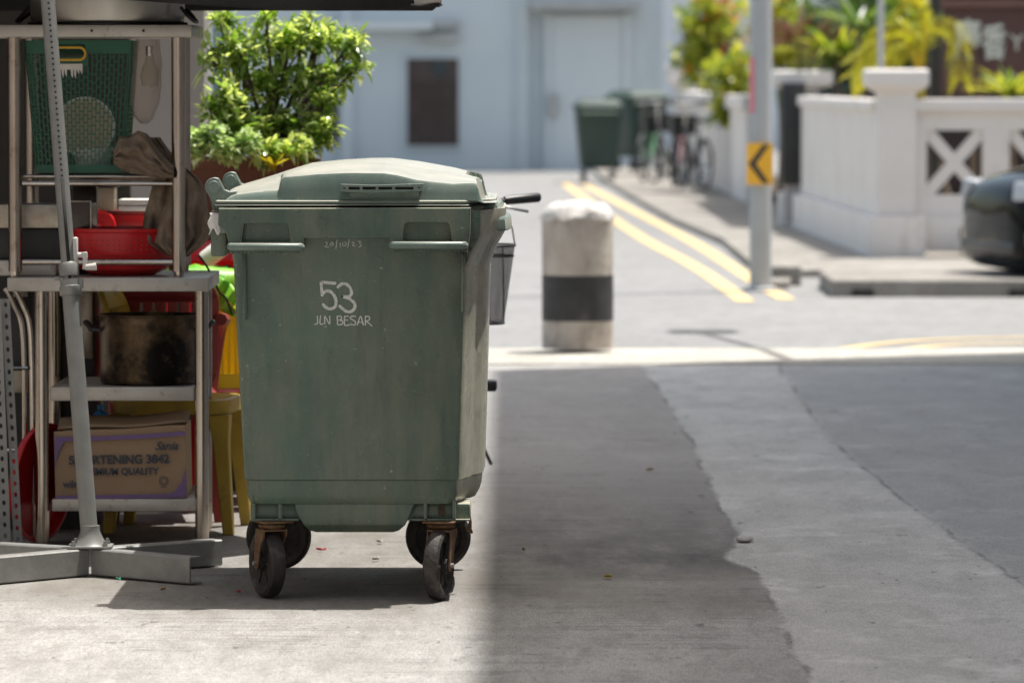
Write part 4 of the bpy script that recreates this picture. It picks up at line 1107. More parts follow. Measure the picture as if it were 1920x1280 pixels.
def shrub(name, label, base, blobs, m, n_per, L, W, stem_m=None, flowers=None, group=None, fill=.55):
    """blobs: (centre, radii, share); twigs radiate from base to clumps, leaves grow in rosettes on twig ends"""
    t = thing(name, label, 'plant', tuple(base), 0, group)
    lb_, sb_, fb_ = MB(), MB(), MB()
    for (c, r, share) in blobs:
        c = Vector(c); nc = int(n_per * share)
        for _ in range(nc):
            v = rdir(0); k = rnd.random() ** fill
            q_ = c + Vector((v.x * r[0], v.y * r[1], v.z * r[2])) * k
            if rnd.random() < .16:
                sb_.tube([Vector(base).lerp(c, .6 + .3 * rnd.random()) + Vector((rnd.gauss(0, .01), 0, 0)), (c + q_) / 2, q_], [.004 * L / .05, .003 * L / .05, .0015 * L / .05], 4)
            od = (q_ - c); od = (od.normalized() if od.length > 1e-4 else Vector((0, 0, 1))) + Vector((0, 0, .7))
            for j in range(rnd.randint(4, 7)):
                d = (rdir(.2) + od * .7)
                leaf(lb_, q_ + rdir() * L * .45, d, Vector((0, 0, 1)) + rdir() * .4, L * rnd.uniform(.4, 1.35), W * rnd.uniform(.6, 1.3), droop=rnd.uniform(-.1, .8))
            if flowers and rnd.random() < flowers[1]:
                for j in range(5): leaf(fb_, q_ + od * L * .5, rdir(.6), Vector((0, 0, 1)), L * .7, L * .55)
        sb_.tube([Vector(base), Vector(base).lerp(c, .5) + Vector((rnd.gauss(0, .02), 0, 0)), c], [.012 * L / .05, .009 * L / .05, .005 * L / .05], 6)
    sb_.build('stem', M['bark'], t, True)
    lb_.build('foliage', m, t, True, smooth=0)
    if flowers: fb_.build('flower', flowers[0], t, True, smooth=0)
    return t
def bp_(px, py, Y, rx, ry, rz_): 
    p = P(px, py, Y); s_ = S(Y); return ((p.x, p.y, p.z), (rx / s_, ry, rz_ / s_))
# potted shrub behind the bin
plY = 19.2
t = thing('planter', 'long dark terracotta trough holding the leafy shrub', 'planter', (-1.05, plY, .94))
xa_, xb_ = (335 - 960) / S(19), (592 - 960) / S(19); zt_ = PZ(299, 19.0)
b = MB()
tr = lambda k, z: [((xa_ + xb_) / 2 + (xb_ - xa_) / 2 * k * sx, plY + .15 * k * sy, z) for sx, sy in ((-1, -1), (1, -1), (1, 1), (-1, 1))]
b.rings([tr(.93, zt_ - .22), tr(.985, zt_ - .035), tr(1.03, zt_ - .034), tr(1.03, zt_), tr(.96, zt_), tr(.95, zt_ - .03)], True, True); b.build('trough', M['terracotta'], t, True, smooth=20)
b = MB(); b.box(xa_ + .02, xb_ - .02, plY - .13, plY + .13, zt_ - .028, zt_ - .018); b.build('soil', M['soil'], t, True)
t = thing('plant_stand', 'low dark block wall carrying the planter trough', 'wall', (-1.05, plY, 0))
b = MB(); b.cbox(xa_ - .15, xb_ + .02, plY - .16, plY + .16, 0, zt_ - .222, .006); b.build('wall', M['dark_wall'], t, True)
bx, bz = (500 - 960) / S(19.2), zt_
shrub('potted_shrub', 'bright green leafy shrub growing out of the trough behind the bin', (bx, 19.2, bz), [
    bp_(450, 100, 19.1, 48, .10, 48) + (.8,), bp_(540, 85, 19.2, 62, .12, 36) + (.9,), bp_(605, 78, 19.25, 52, .1, 34) + (.6,), bp_(655, 85, 19.2, 30, .06, 22) + (.26,), bp_(668, 128, 19.2, 20, .05, 16) + (.12,), bp_(630, 140, 19.2, 34, .07, 22) + (.25,),
    bp_(432, 185, 19.0, 38, .09, 44) + (.55,), bp_(505, 165, 19.2, 62, .12, 46) + (.85,), bp_(575, 150, 19.2, 40, .1, 36) + (.35,), bp_(530, 235, 19.2, 52, .12, 40) + (.75,), bp_(465, 250, 19.1, 56, .12, 36) + (.8,), bp_(612, 190, 19.15, 26, .06, 22) + (.2,), bp_(588, 255, 19.15, 34, .08, 34) + (.35,),
    bp_(415, 40, 19.1, 22, .06, 18) + (.2,), bp_(500, 45, 19.1, 24, .06, 16) + (.16,), bp_(398, 110, 19.05, 18, .05, 30) + (.16,), bp_(520, 288, 19.05, 60, .08, 18) + (.5,), bp_(398, 205, 19.0, 20, .05, 26) + (.16,), bp_(570, 40, 19.2, 20, .05, 14) + (.1,), bp_(480, 282, 19.0, 40, .07, 20) + (.5,), bp_(565, 282, 19.05, 40, .07, 20) + (.5,), bp_(610, 240, 19.1, 26, .06, 30) + (.3,), bp_(440, 235, 19.0, 34, .07, 30) + (.4,)],
    M['leaf'], 112, .045, .021, fill=.85)
shrub('ground_cover_plant', 'pale mint leaved trailing plant over the left end of the trough', ((400 - 960) / S(18.95), 18.98, bz), [bp_(380, 262, 18.90, 34, .05, 20) + (.6,), bp_(360, 285, 18.90, 22, .05, 14) + (.3,), bp_(425, 280, 18.88, 30, .05, 20) + (.5,), bp_(462, 268, 18.9, 24, .05, 24) + (.35,), bp_(405, 246, 18.9, 16, .04, 14) + (.15,), bp_(430, 305, 18.9, 14, .03, 10) + (.1,)], M['leaf_pale'], 110, .030, .024)
def rosette(name, label, base, m, n, L, W, up=1.0, spread=1.0, droop=.6, tilt=Vector((0, 0, 0)), trunk=None, group=None, seg=5, leanup=.35):
    t = thing(name, label, 'plant', tuple(base), 0, group)
    b = MB(); base = Vector(base); c = base + (Vector((0, 0, trunk)) if trunk else Vector((0, 0, 0)))
    for i in range(n):
        a = rnd.uniform(0, 2 * PI); e = rnd.uniform(leanup, 1.3) * up
        d = Vector((math.cos(a) * spread, math.sin(a) * spread, e)) + tilt
        leaf(b, c + rdir() * W * .5, d, Vector((0, 0, 1)), L * rnd.uniform(.6, 1.1), W * rnd.uniform(.7, 1.2), .4, droop * rnd.uniform(.4, 1.3), seg)
    if trunk:
        s_ = MB(); s_.tube([base, base + Vector((.02, 0, trunk * .5)), c], [.03, .025, .02], 8); s_.build('trunk', M['bark'], t, True)
    b.build('foliage', m, t, True, smooth=0)
    return t
rosette('bromeliad', 'yellow striped spiky plant at the foot of the shrub', P(512, 318, 18.95), M['leaf_yellow'], 16, .085, .016, up=1.3, droop=.1)
# garden behind the white wall
shrub('flowering_shrub', 'hanging shrub with orange flecks spilling over the far white wall', (2.95, 66, .13), [
    bp_(1330, 40, 66, 55, .5, 60) + (1.2,), bp_(1370, 150, 65, 45, .4, 70) + (1.1,), bp_(1310, 110, 66, 40, .4, 50) + (.7,), bp_(1375, 215, 65, 36, .25, 28) + (.6,), bp_(1440, 40, 62, 60, .5, 60) + (.8,)],
    M['leaf_mid'], 80, .15, .085, flowers=(M['petal'], .16))
shrub('garden_shrub', 'dark bushy shrub behind the spiky plants', (4.2, 50.5, .02), [bp_(1590, 60, 60, 90, .5, 110) + (2.2,), bp_(1690, 60, 51, 80, .5, 110) + (1.6,), bp_(1480, 60, 64, 60, .5, 100) + (1.6,)], M['leaf_dark'], 90, .17, .08)
for i, (px, py, Y, n, L, lab, m) in enumerate((
        (1500, 95, 56, 90, .95, 'pinkish bladed spiky plant just right of the grey pole', 'leaf_pink'),
        (1570, 115, 51.0, 90, .75, 'yellow green spiky plant between the pink one and the palm', 'leaf_mid'),
        (1462, 125, 58.5, 70, .75, 'lime bladed plant low behind the first pillar cap', 'leaf_lime'),
        (1610, 60, 48.0, 55, .70, 'dark green spiky plant behind the slim white pole', 'leaf_dark'))):
    p = P(px, py, Y); tr_ = p.z - .02
    rosette('spiky_plant', lab, (p.x, Y, .02), M[m], n, L, .045, up=1.0, droop=.45, trunk=tr_, group='spiky plants in the garden bed')
p = P(1895, 178, 43.9); rosette('spiky_plant', 'green grassy spiky plant in front of the maroon sign', (p.x, 43.9, .02), M['leaf_mid'], 120, .48, .022, up=1.0, droop=.35, trunk=p.z - .05, group='spiky plants in the garden bed')
p = P(1845, 188, 43.7); rosette('spiky_plant', 'small reddish leaved plant low under the maroon sign', (p.x - .1, 43.7, .02), M['petal'], 40, .14, .05, up=.7, droop=.3, trunk=p.z - .08, group='spiky plants in the garden bed')
# yellow palm with arching fronds
p0_ = P(1725, 150, 44.6)
t = thing('palm', 'yellow palm with arching feathery fronds behind the corner pillar', 'plant', (p0_.x, 44.6, .02))
b = MB(); rb__ = MB()
fronds = [((1728, 150), (1735, 60), (1790, 60), (1800, 150)), ((1728, 150), (1700, 80), (1640, 90), (1600, 120)), ((1728, 150), (1735, 70), (1720, 10), (1690, 5)), ((1728, 150), (1700, 100), (1650, 105), (1600, 145)),
          ((1728, 150), (1715, 90), (1675, 110), (1650, 140)), ((1728, 150), (1745, 60), (1775, 20), (1800, -20)), ((1728, 150), (1750, 90), (1780, 110), (1785, 158)), ((1728, 150), (1700, 60), (1660, 60), (1630, 100))]
for k_, f in enumerate([fronds[i] for i in (0, 1, 3, 4, 7, 2)]):
    pts = spl([P(px, py, 44.6 - .15 * i * (1 if k_ % 2 else -.6)) for i, (px, py) in enumerate(f)], 9)
    rb__.tube(pts, [.012 * (1 - .8 * i / len(pts)) + .002 for i in range(len(pts))], 5)
    for i in range(6, len(pts) - 1):
        tg = (pts[i + 1] - pts[i]).normalized(); sd = tg.cross(Vector((0, 1, .3))).normalized()
        for sgn in (-1, 1):
            for jj in (0, .5):
                leaf(b, pts[i].lerp(pts[i + 1], jj), sd * sgn + tg * 1.1 + Vector((0, rnd.uniform(-.6, .6), 0)), Vector((0, 0, 1)), .20 * (1 - .4 * abs(i / len(pts) - .5)), .026, .3, .35)
rb__.tube([(p0_.x, 44.6, .02), (p0_.x, 44.6, p0_.z)], [.06, .04], 10)
rb__.build('trunk', M['leaf_yellow'], t, True); b.build('foliage', M['leaf_lime'], t, True, smooth=0)

# ================================================================== STALL: umbrella, pole and foot
uB = Vector((-1.243, 15.8, .09))
def upole(z):    # centre line of the leaning pole
    k_ = (z - .09) / (1.70 - .09)
    return Vector((-1.243 + (-1.383 + 1.243) * k_, 15.8 + .25 * k_, z))
t = thing('stall_umbrella', 'black stall umbrella on a leaning grey pole with crossed steel foot', 'umbrella', (uB.x, uB.y, 0))
zs = PZ(548, 15.85)
b = MB(); b.cyl(upole(.10), upole(zs), .0255, 28); b.build('lower_pole', M['grey_metal'], t, True)
b = MB(); b.cyl(upole(zs - .02), upole(2.36), .0215, 28); up_ = b.build('upper_pole', M['grey_metal'], t, True)
b = MB()
z = PZ(330, 15.9)
while z < 2.2:
    c = upole(z); b.lathe((c.x + .003, c.y - .0212, c.z), [(.0001, -.001), (.0034, -.001), (.0034, .002), (.0001, .002)], 10, 'Y'); z += .0165
b.build('peg_hole', M['black_hole'], up_, True)['kind'] = 'stuff'
b = MB(); c0, c1 = upole(zs + .03), upole(PZ(335, 15.9)); b.M = Matrix.Identity(4)
b.add([c0 + Vector((-.002, -.0222, 0)), c0 + Vector((.008, -.0218, 0)), c1 + Vector((.008, -.0218, 0)), c1 + Vector((-.002, -.0222, 0))], [(0, 1, 2, 3)]); b.build('slot', M['black_hole'], up_, True, solid=.001)
b = MB(); a_, c_ = upole(zs - .012), upole(zs + .035)
b.tube([a_, a_.lerp(c_, .1), a_.lerp(c_, .55), a_.lerp(c_, .6), c_], [.030, .033, .033, .029, .029], 28); a_, c_ = upole(zs + .045), upole(zs + .085); b.tube([a_, a_.lerp(c_, .8), c_], [.029, .031, .026], 28)
q_ = upole(zs + .03); b.cbox(q_.x + .026, q_.x + .040, q_.y - .012, q_.y + .012, q_.z - .02, q_.z + .01, .003); b.cbox(q_.x - .044, q_.x - .028, q_.y - .008, q_.y + .008, q_.z + .002, q_.z + .014, .002)
b.build('collar', M['grey_metal'], t, True)
# crank
q_ = upole(PZ(480, 15.9)); b = MB()
b.cbox(q_.x + .016, q_.x + .030, q_.y - .014, q_.y + .014, q_.z - .045, q_.z + .055, .004); b.cyl(q_ + Vector((.028, -.004, .002)), q_ + Vector((.048, -.004, .002)), .008, 12)
b.prism([(q_.x + .040, q_.z + .010), (q_.x + .058, q_.z + .012), (q_.x + .060, q_.z - .002), (q_.x + .054, q_.z - .040), (q_.x + .044, q_.z - .040), (q_.x + .046, q_.z - .010)], q_.y - .014, q_.y - .002, 'Y')
cr = b.build('crank', M['pale_plastic'], t, True, bevel=.002)
b = MB(); b.tube([q_ + Vector((.050, -.010, -.034)), q_ + Vector((.056, -.010, -.034)), q_ + Vector((.085, -.010, -.032))], [.007, .009, .0115], 14); b.build('crank_handle', M['pale_plastic'], cr, True)
# foot: flared socket, plate, bolts, four channel arms
b = MB(); c = upole(.10)
b.lathe((uB.x, uB.y, .094), [(.052, .0), (.046, .006), (.034, .028), (.0275, .045), (.0275, .058)], 32); b.build('socket', M['grey_metal'], t, True)
b = MB(); b.prism([(uB.x + .085 * math.cos(R(a)), uB.y + .085 * math.sin(R(a))) for a in (40, 50, 130, 140, 220, 230, 310, 320)], .0885, .094, 'Z')
b.build('base_plate', M['galv'], t, True)
for a in (45, 135, 225, 315):
    b = MB(); x_, y_ = uB.x + .066 * math.cos(R(a)), uB.y + .066 * math.sin(R(a)); b.cyl((x_, y_, .0945), (x_, y_, .102), .009, 6); b.cyl((x_, y_, .102), (x_, y_, .110), .005, 8); b.build('bolt', M['galv'], t, True)
arms = [(Vector((-.915, 15.50)),), (Vector((-.885, 16.10)),), (Vector((-1.62, 15.38)),), (Vector((-1.60, 16.02)),)]
for (e,) in arms:
    d = (e - Vector((uB.x, uB.y))); L = d.length; an = math.atan2(d.y, d.x)
    b = MB(); b.M = Matrix.Translation((uB.x, uB.y, .008)) @ Matrix.Rotation(an, 4, 'Z')
    s0 = .03; hh_ = .078
    # C-channel, open side away from camera
    sg = -1 if math.cos(an) > 0 else 1
    sec = [(.025 * sg, 0), (-.021 * sg, 0), (-.025 * sg, .004), (-.025 * sg, hh_ - .004), (-.021 * sg, hh_), (.025 * sg, hh_), (.025 * sg, hh_ - .004), (-.020 * sg, hh_ - .004), (-.020 * sg, .004), (.025 * sg, .004)]
    sec = [(-y, z) for y, z in sec]
    b.rings([[(s0, y, z) for y, z in sec], [(L, y, z) for y, z in sec]]); b.build('foot_arm', M['galv'], t, True, smooth=20)
# canopy with valance
hub = upole(2.36)
cpts = [(-2.85, 16.45), (-.60, 16.42), (-.225, 16.95), (-.62, 17.80), (-2.85, 17.80)]
def edge_z(X, Y): 
    px = 960 + X * S(Y) if Y < 17 else 600
    return P(0, interp([(-900, -30), (0, -16), (250, 1), (350, 9), (450, 15), (560, 20.5), (640, 21), (700, 18), (770, 12), (830, 7)], px), Y).z
b = MB(); vb = MB(); ring = []
per = []
for (a, c) in zip(cpts, cpts[1:] + cpts[:1]):
    n = 14
    for i in range(n): per.append((a[0] + (c[0] - a[0]) * i / n, a[1] + (c[1] - a[1]) * i / n))
low = [Vector((x, y, edge_z(x, y))) for x, y in per]; topr = [v + Vector((0, 0, .10)) for v in low]
rgs = [topr]
for k_ in (.25, .5, .75, .96): rgs.append([v.lerp(hub, k_) - Vector((0, 0, .06 * math.sin(PI * k_))) for v in topr])
b.rings(rgs, False, True); cn = b.build('canopy', M['canopy'], t, True, solid=.003)
vb.rings([low, topr], False, False); vb.build('valance', M['canopy'], cn, True, solid=.004)
b = MB()
i0 = 23
fl = [P(x, y, 16.86) for x, y in ((762, -6), (764, 8), (780, 11), (800, 10), (812, 5), (824, 4), (829, 6), (824, 11), (815, 10), (822, 2), (800, -6))]
b.grid(lambda a, c: P(762 + 66 * a, 8 + 3 * math.sin(a * 5.2) - 14 * (1 - c), 16.84 - .03 * a), 14, 4); b.build('loose_flap', M['canopy_pale'], cn, True, solid=.003)
b = MB(); b.tube([P(x, y, 16.82) for x, y in ((764, 9), (785, 12), (803, 10), (815, 6), (824, 6), (829, 9), (822, 12), (816, 11))], .004, 8); b.build('hem', M['canopy'], cn, True)
for i in range(5):
    v = topr[i * 14]; b = MB(); b.tube([hub - Vector((0, 0, .03)), v.lerp(hub, .5) - Vector((0, 0, .08)), v - Vector((0, 0, .02))], .008, 6); b.build('rib', M['grey_metal'], t, True)

# ================================================================== shelf racks
RY = 16.72
def rx(px, Y=RY): return (px - 960) / S(Y)
def rz_(py, Y=RY): return P(960, py, Y).z
t = thing('steel_table', 'stainless steel table with two lower shelves under the rack', 'table', (rx(205), RY + .2, 0))
TD = .62
b = MB(); b.cbox(rx(14), rx(391), RY - .02, RY + TD, rz_(546), rz_(520), .003); b.build('tabletop', M['steel_sheet'], t, True)
for (x, y) in ((75.5, RY + .03), (376, RY + .03), (100, RY + TD - .04), (384, RY + TD - .04)):
    X = rx(x) if y < RY + .1 else (x - 960) / S(y)
    b = MB(); b.tube([(X, y, .0), (X, y, .02), (X, y, .022), (X, y, rz_(546) - .001)], [.018, .018, .0215, .0215], 20); b.build('leg', M['steel_tube'], t, True)
for (ya, yb, xa__, xb__) in ((752, 726, 92, 362), (959, 936, 94, 365)):
    b = MB(); b.cbox(rx(xa__), rx(xb__), RY + .02, RY + TD - .02, rz_(ya), rz_(yb), .003); b.build('shelf', M['steel_sheet'], t, True)
t = thing('steel_rack', 'open steel tube rack standing on the steel table', 'rack', (rx(185), RY + .2, rz_(520)))
zb_ = rz_(520) + .001
b = MB(); b.cbox(rx(-90), rx(361), RY - .02, RY + TD, rz_(70), rz_(47), .003); tp = b.build('top_shelf', M['steel_sheet'], t, True)
b = MB()
for px in (172, 269): pp = P(px, 58, RY - .021); b.lathe((pp.x, RY - .0205, pp.z), [(.0001, -.001), (.0045, -.001), (.0045, .002), (.0001, .002)], 12, 'Y')
b.build('screw_hole', M['black_hole'], tp, True)
for (x, y) in ((28, RY + .02), (335, RY + .02), (60, RY + TD - .04), (345, RY + TD - .04)):
    X = (x - 960) / S(y)
    b = MB(); b.tube([(X, y, zb_), (X, y, zb_ + .016), (X, y, zb_ + .017), (X, y, zb_ + .034), (X, y, zb_ + .036), (X, y, rz_(70) - .001)], [.014, .016, .022, .022, .0215, .0215], 20); b.build('leg', M['steel_tube'], t, True)
for (py, y, r_) in ((344, RY + .02, .0082), (331, RY + .06, .0055), (491, RY + .02, .0095), (334, RY + TD - .04, .008)):
    b = MB(); b.cyl(((42 - 960) / S(y), y, P(0, py, y).z), ((323 - 960) / S(y), y, P(0, py, y).z), r_, 12); b.build('rail', M['steel_tube'], t, True)
b = MB()
for i in range(7):
    y = RY + .09 + i * .05; b.cyl((rx(44), y, rz_(331) - .002), (rx(322), y, rz_(331) - .002), .0045, 8)
b.build('wire_shelf', M['steel_tube'], t, True)

# pot on top
t = thing('cooking_pot', 'large shallow steel pot on top of the rack', 'pot', (rx(193), RY + .23, rz_(46)))
b = MB(); b.lathe((rx(193), RY + .23, rz_(47)), [(.225, .0015), (.249, .0015), (.252, .006), (.249, .010), (.225, .010)], 56); b.build('base_ring', M['black_metal'], t, True)
pc = (rx(193), RY + .23, rz_(47) + .001); r_ = 146 / S(RY)
b = MB(); b.lathe(pc, [(.0001, .0), (r_ - .02, .0), (r_ - .005, .006), (r_, .02), (r_, .13), (r_ + .008, .134), (r_ + .008, .138), (r_ - .004, .138), (r_ - .006, .02), (.0001, .012)], 64); b.build('pot', M['alu'], t, True)
for sx in (-1, 1):
    X = pc[0] + sx * r_
    b = MB(); b.tube([(X - sx * .005, pc[1] - .12, pc[2] + .055), (X + sx * .015, pc[1] - .13, pc[2] + .03), (X + sx * .035, pc[1] - .10, pc[2] + .012), (X + sx * .038, pc[1] + .0, pc[2] + .010), (X + sx * .02, pc[1] + .08, pc[2] + .03), (X - sx * .005, pc[1] + .09, pc[2] + .055)], .006, 8); b.build('handle', M['black_metal'], t, True)

# green basket on the wire shelf
gy = RY + .07
t = thing('laundry_basket', 'tall green slotted plastic basket with yellow edged handle hole', 'basket', ((150 - 960) / S(gy), gy + .14, rz_(331) + .004))
z0_, z1_ = P(0, 324, gy).z, P(0, 76, gy).z
xA0, xA1, xB0, xB1 = (66 - 960) / S(gy), (232 - 960) / S(gy), (47 - 960) / S(gy), (250 - 960) / S(gy)   # bottom / top
BD = .27
def wallpt(side, u, v, off=0.0):
    """point on basket wall; u 0..1 along, v 0..1 up"""
    xl = xA0 + (xB0 - xA0) * v; xr = xA1 + (xB1 - xA1) * v; yn = gy + .012 * (1 - v); yf = gy + BD - .012 * (1 - v); z = z0_ + (z1_ - z0_) * v
    if side == 0: return Vector((xl + (xr - xl) * u, yn + off, z))
    if side == 1: return Vector((xr - off, yn + (yf - yn) * u, z))
    if side == 2: return Vector((xr + (xl - xr) * u, yf - off, z))
    return Vector((xl + off, yf + (yn - yf) * u, z))
b = MB()
def wbar(side, u0, u1, v0, v1, th=.002):
    vs = [wallpt(side, u, v, o_) for o_ in (0, th) for (u, v) in ((u0, v0), (u1, v0), (u1, v1), (u0, v1))]
    b.add(vs, [(3, 2, 1, 0), (4, 5, 6, 7), (0, 1, 5, 4), (1, 2, 6, 5), (2, 3, 7, 6), (3, 0, 4, 7)])
hx0, hx1, hv0, hv1 = .26, .60, .86, .97      # handle panel on the near wall
for side in range(4):
    nc = 24 if side in (0, 2) else 20; nr = 13
    wbar(side, 0, 1, 0, .06, .003); wbar(side, 0, 1, .97 if side == 0 else .90, 1, .004)
    if side == 0:
        wbar(0, 0, .27, .90, .97, .003); wbar(0, .59, 1, .90, .97, .003)
        wbar(0, .27, .59, .80, .875, .003); wbar(0, .27, .30, .875, .97, .003); wbar(0, .56, .59, .875, .97, .003)
    for c in range(nc):
        u0 = c / nc; wb = .26 / nc
        hv = .80 if (side == 0 and .25 < u0 < .59) else .90
        wbar(side, u0, u0 + wb, .06, hv)
        for r in range(nr):
            v = .06 + (hv - .06) * (r + (.5 if c % 2 else 0)) / nr
            if v > .07: wbar(side, u0 + wb, u0 + 1 / nc, v, v + .011)
wbar(0, 0, .02, .06, .9); wbar(0, .98, 1, .06, .9)
vs = [(xA0, gy + .012, z0_), (xA1, gy + .012, z0_), (xA1, gy + BD - .012, z0_), (xA0, gy + BD - .012, z0_)]
b.add(vs + [(x, y, z + .003) for x, y, z in vs], [(0, 1, 2, 3), (7, 6, 5, 4)])
b.build('body', M['basket_green'], t, True, smooth=0)
cxh, czh = (131 - 960) / S(gy), P(0, 101, gy).z
path = [(cxh + x, gy - .004, czh + z) for x, z in rrect(-.045, .045, -.017, .017, .0165, 6)]
b = MB(); b.tube([(x * 1.0, y, z) for x, y, z in [(cxh + (x_ - cxh) * 1.13, y_, czh + (z_ - czh) * 1.13) for x_, y_, z_ in path]], .0042, 8, closed=True); b.build('handle_rim', M['yellow_plastic'], t, True)
b = MB()
lx0, lx1 = (104 - 960) / S(gy), (156 - 960) / S(gy); lz1 = P(0, 120, gy).z
lr = random.Random(3)
b.box(lx0, lx1, gy - .003, gy - .001, lz1 - .018, lz1)
for i in range(9):
    x_ = lx0 + (lx1 - lx0) * i / 9
    if i in (1, 4): continue
    dz_ = lr.uniform(.022, .044); b.add([(x_ + .001, gy - .002, lz1 - .018), (x_ + (lx1 - lx0) / 9, gy - .002, lz1 - .018), (x_ + (lx1 - lx0) / 9 - .002, gy - .002, lz1 - dz_ - .01), (x_ + .003, gy - .002, lz1 - dz_)], [(0, 1, 2, 3)])
b.build('torn_label', M['label_white'], t, True, smooth=0)
t = thing('colander', 'round cream strainer plate standing inside the green basket', 'colander', ((160 - 960) / S(gy + .1), gy + .1, z0_ + .01))
cc = P(160, 238, gy + .09); rr_ = 55 / S(gy)
b = MB(); b.lathe(cc, [(.0001, .0), (rr_ * .9, .004), (rr_, .0), (rr_, -.012), (rr_ * .88, -.006), (.0001, -.004)], 40, 'Y'); b.build('dish', M['cream'], t, True)
b = MB(); b.tube([cc + Vector((rr_ * math.cos(2 * PI * k / 36), -.010, rr_ * math.sin(2 * PI * k / 36))) for k in range(36)], .004, 6, closed=True); b.build('rim', M['white_plastic'], t, True)
t = thing('food_tubs', 'white plastic tub lying at the bottom of the green basket', 'tub', ((165 - 960) / S(gy + .1), gy + .12, z0_ + .005))
cc = P(170, 308, gy + .05); b = MB(); b.lathe((cc.x, cc.y + .08, z0_ + .006), [(.05, 0), (.062, .055), (.066, .056), (.066, .062), (.06, .062), (.048, .006)], 32); b.build('tub', M['white_plastic'], t, True)
b = MB(); b.lathe((cc.x, cc.y + .08, z0_ + .070), [(.0001, .006), (.064, .006), (.068, .0), (.068, -.004)], 32); b.build('tub_lid', M['white_plastic'], t, True)

# plastic bag with bottle hanging inside rack
t = thing('hanging_bag', 'clear plastic bag hanging beside the green basket', 'plastic bag', ((272 - 960) / S(RY + .1), RY + .1, 1.5))
b = MB(); rg = []
for i in range(15):
    v = i / 14; py = 74 + 158 * v; wv = interp([(0, 22), (.2, 26), (.5, 30), (.8, 26), (.93, 18), (1, 6)], v); cxp = 276 - 6 * v
    c = P(cxp, py, RY + .12); rg.append([c + Vector((wv / S(RY) * math.cos(a) * (1 + .18 * mnoise.noise(Vector((a * 2, v * 5, 0)))), .045 * math.sin(a) * (wv / 30) * (1 + .3 * mnoise.noise(Vector((a * 2, v * 5, 4)))), .004 * mnoise.noise(Vector((a * 3, v * 9, 2))))) for a in [2 * PI * k / 28 for k in range(28)]])
b.rings(rg, False, True); b.build('bag', M['bag'], t, True, smooth=60)
t = thing('bottle', 'small clear bottle with silver screw neck inside the bag', 'bottle', ((281 - 960) / S(RY + .12), RY + .12, 1.4))
c = P(281, 165, RY + .12); b = MB(); b.lathe((c.x, c.y, c.z), [(.0001, .0), (.024, .006), (.030, .03), (.026, .055), (.014, .085), (.012, .10)], 28); b.build('body', M['bag'], t, True)
b = MB(); b.lathe((c.x, c.y, c.z), [(.0125, .10), (.0135, .105), (.0125, .11), (.0135, .115), (.0125, .12), (.0135, .125), (.0125, .130), (.0001, .132)], 20); b.build('cap', M['chrome'], t, True)

# cloth: lump + hanging part
t = thing('rag_cloth', 'brown crumpled rag draped over the rack rail', 'cloth', (rx(285), RY + .02, rz_(335)))
def cl1(a, c):
    px = 214 + a * 112
    top = interp([(0, 285), (.1, 255), (.25, 258), (.4, 246), (.55, 252), (.75, 284), (1, 312)], a); bot = interp([(0, 306), (.12, 318), (.4, 326), (.7, 333), (1, 334)], a)
    th = PI * c
    py = top + (bot - top) * (1 - math.cos(th)) / 2
    dY = .055 * math.sin(th) + .010 * math.sin(c * 26 - a * 11 + 3 * mnoise.noise(Vector((a * 4, c * 3, 7)))) * math.sin(th) + .012 * mnoise.noise(Vector((a * 4, c * 12, 5))) + .012 * mnoise.noise(Vector((a * 5, c * 6, 0)))
    p = P(px, py, RY + .03 - dY); return p
b = MB(); b.grid(cl1, 48, 44); b.build('fold', M['cloth'], t, True, solid=.004, smooth=80)
def cl2(a, c):
    py = 258 + c * 222
    xl = interp([(258, 255), (300, 290), (335, 292), (352, 285), (400, 272), (430, 268), (455, 276), (480, 318)], py)
    xr = interp([(258, 300), (300, 330), (335, 372), (360, 386), (400, 392), (440, 397), (458, 382), (480, 352)], py)
    px = xl + (xr - xl) * a
    Yc = RY + .09 + .014 * math.sin(a * 21 + c * 5 + 4 * mnoise.noise(Vector((a * 3, c * 3, 9)))) + .016 * mnoise.noise(Vector((a * 9, c * 4, 3))) + .02 * mnoise.noise(Vector((a * 3, c * 4, 1))) - .03 * math.sin(PI * a)
    return P(px, py, Yc)
b = MB(); b.grid(cl2, 50, 46); b.build('drape', M['cloth'], t, True, solid=.004, smooth=80)
t = thing('cable', 'thin black cable hanging from the rag to behind the table', 'cable', (rx(380), RY + .3, .7))
b = MB(); b.tube(spl([P(*q_, RY + .5) for q_ in ((372, 478), (388, 500), (402, 528), (412, 548), (424, 560), (436, 590))]), .0035, 6); b.build('cord', M['black_plastic'], t, True)

# red basin
t = thing('basin', 'red plastic colander basin on the steel table', 'basin', (rx(222), RY + .2, rz_(520)))
c = (rx(222), RY + .205, rz_(520) + .001); r_ = 107 / S(RY)
b = MB(); b.lathe(c, [(.0001, 0), (r_ * .55, .0), (r_ * .78, .02), (r_ * .93, .075), (r_ * .985, .135), (r_ * 1.02, .138), (r_ * 1.02, .148), (r_ * .97, .148), (r_ * .90, .075), (r_ * .74, .024), (.0001, .006)], 72); bs = b.build('bowl', M['red'], t, True)
b = MB()
for k_ in range(60):
    a = 2 * PI * k_ / 60
    for j in range(6):
        h = .035 + j * .015; rr2 = interp([(0, r_ * .55), (.02, r_ * .78), (.075, r_ * .93), (.135, r_ * .985)], h) + .0006
        b.box(c[0] + rr2 * math.cos(a) - .0017, c[0] + rr2 * math.cos(a) + .0017, c[1] + rr2 * math.sin(a) - .0012, c[1] + rr2 * math.sin(a) + .0012, c[2] + h, c[2] + h + .007)
b.build('drain_slots', M['red_dull'], bs, True)['kind'] = 'stuff'
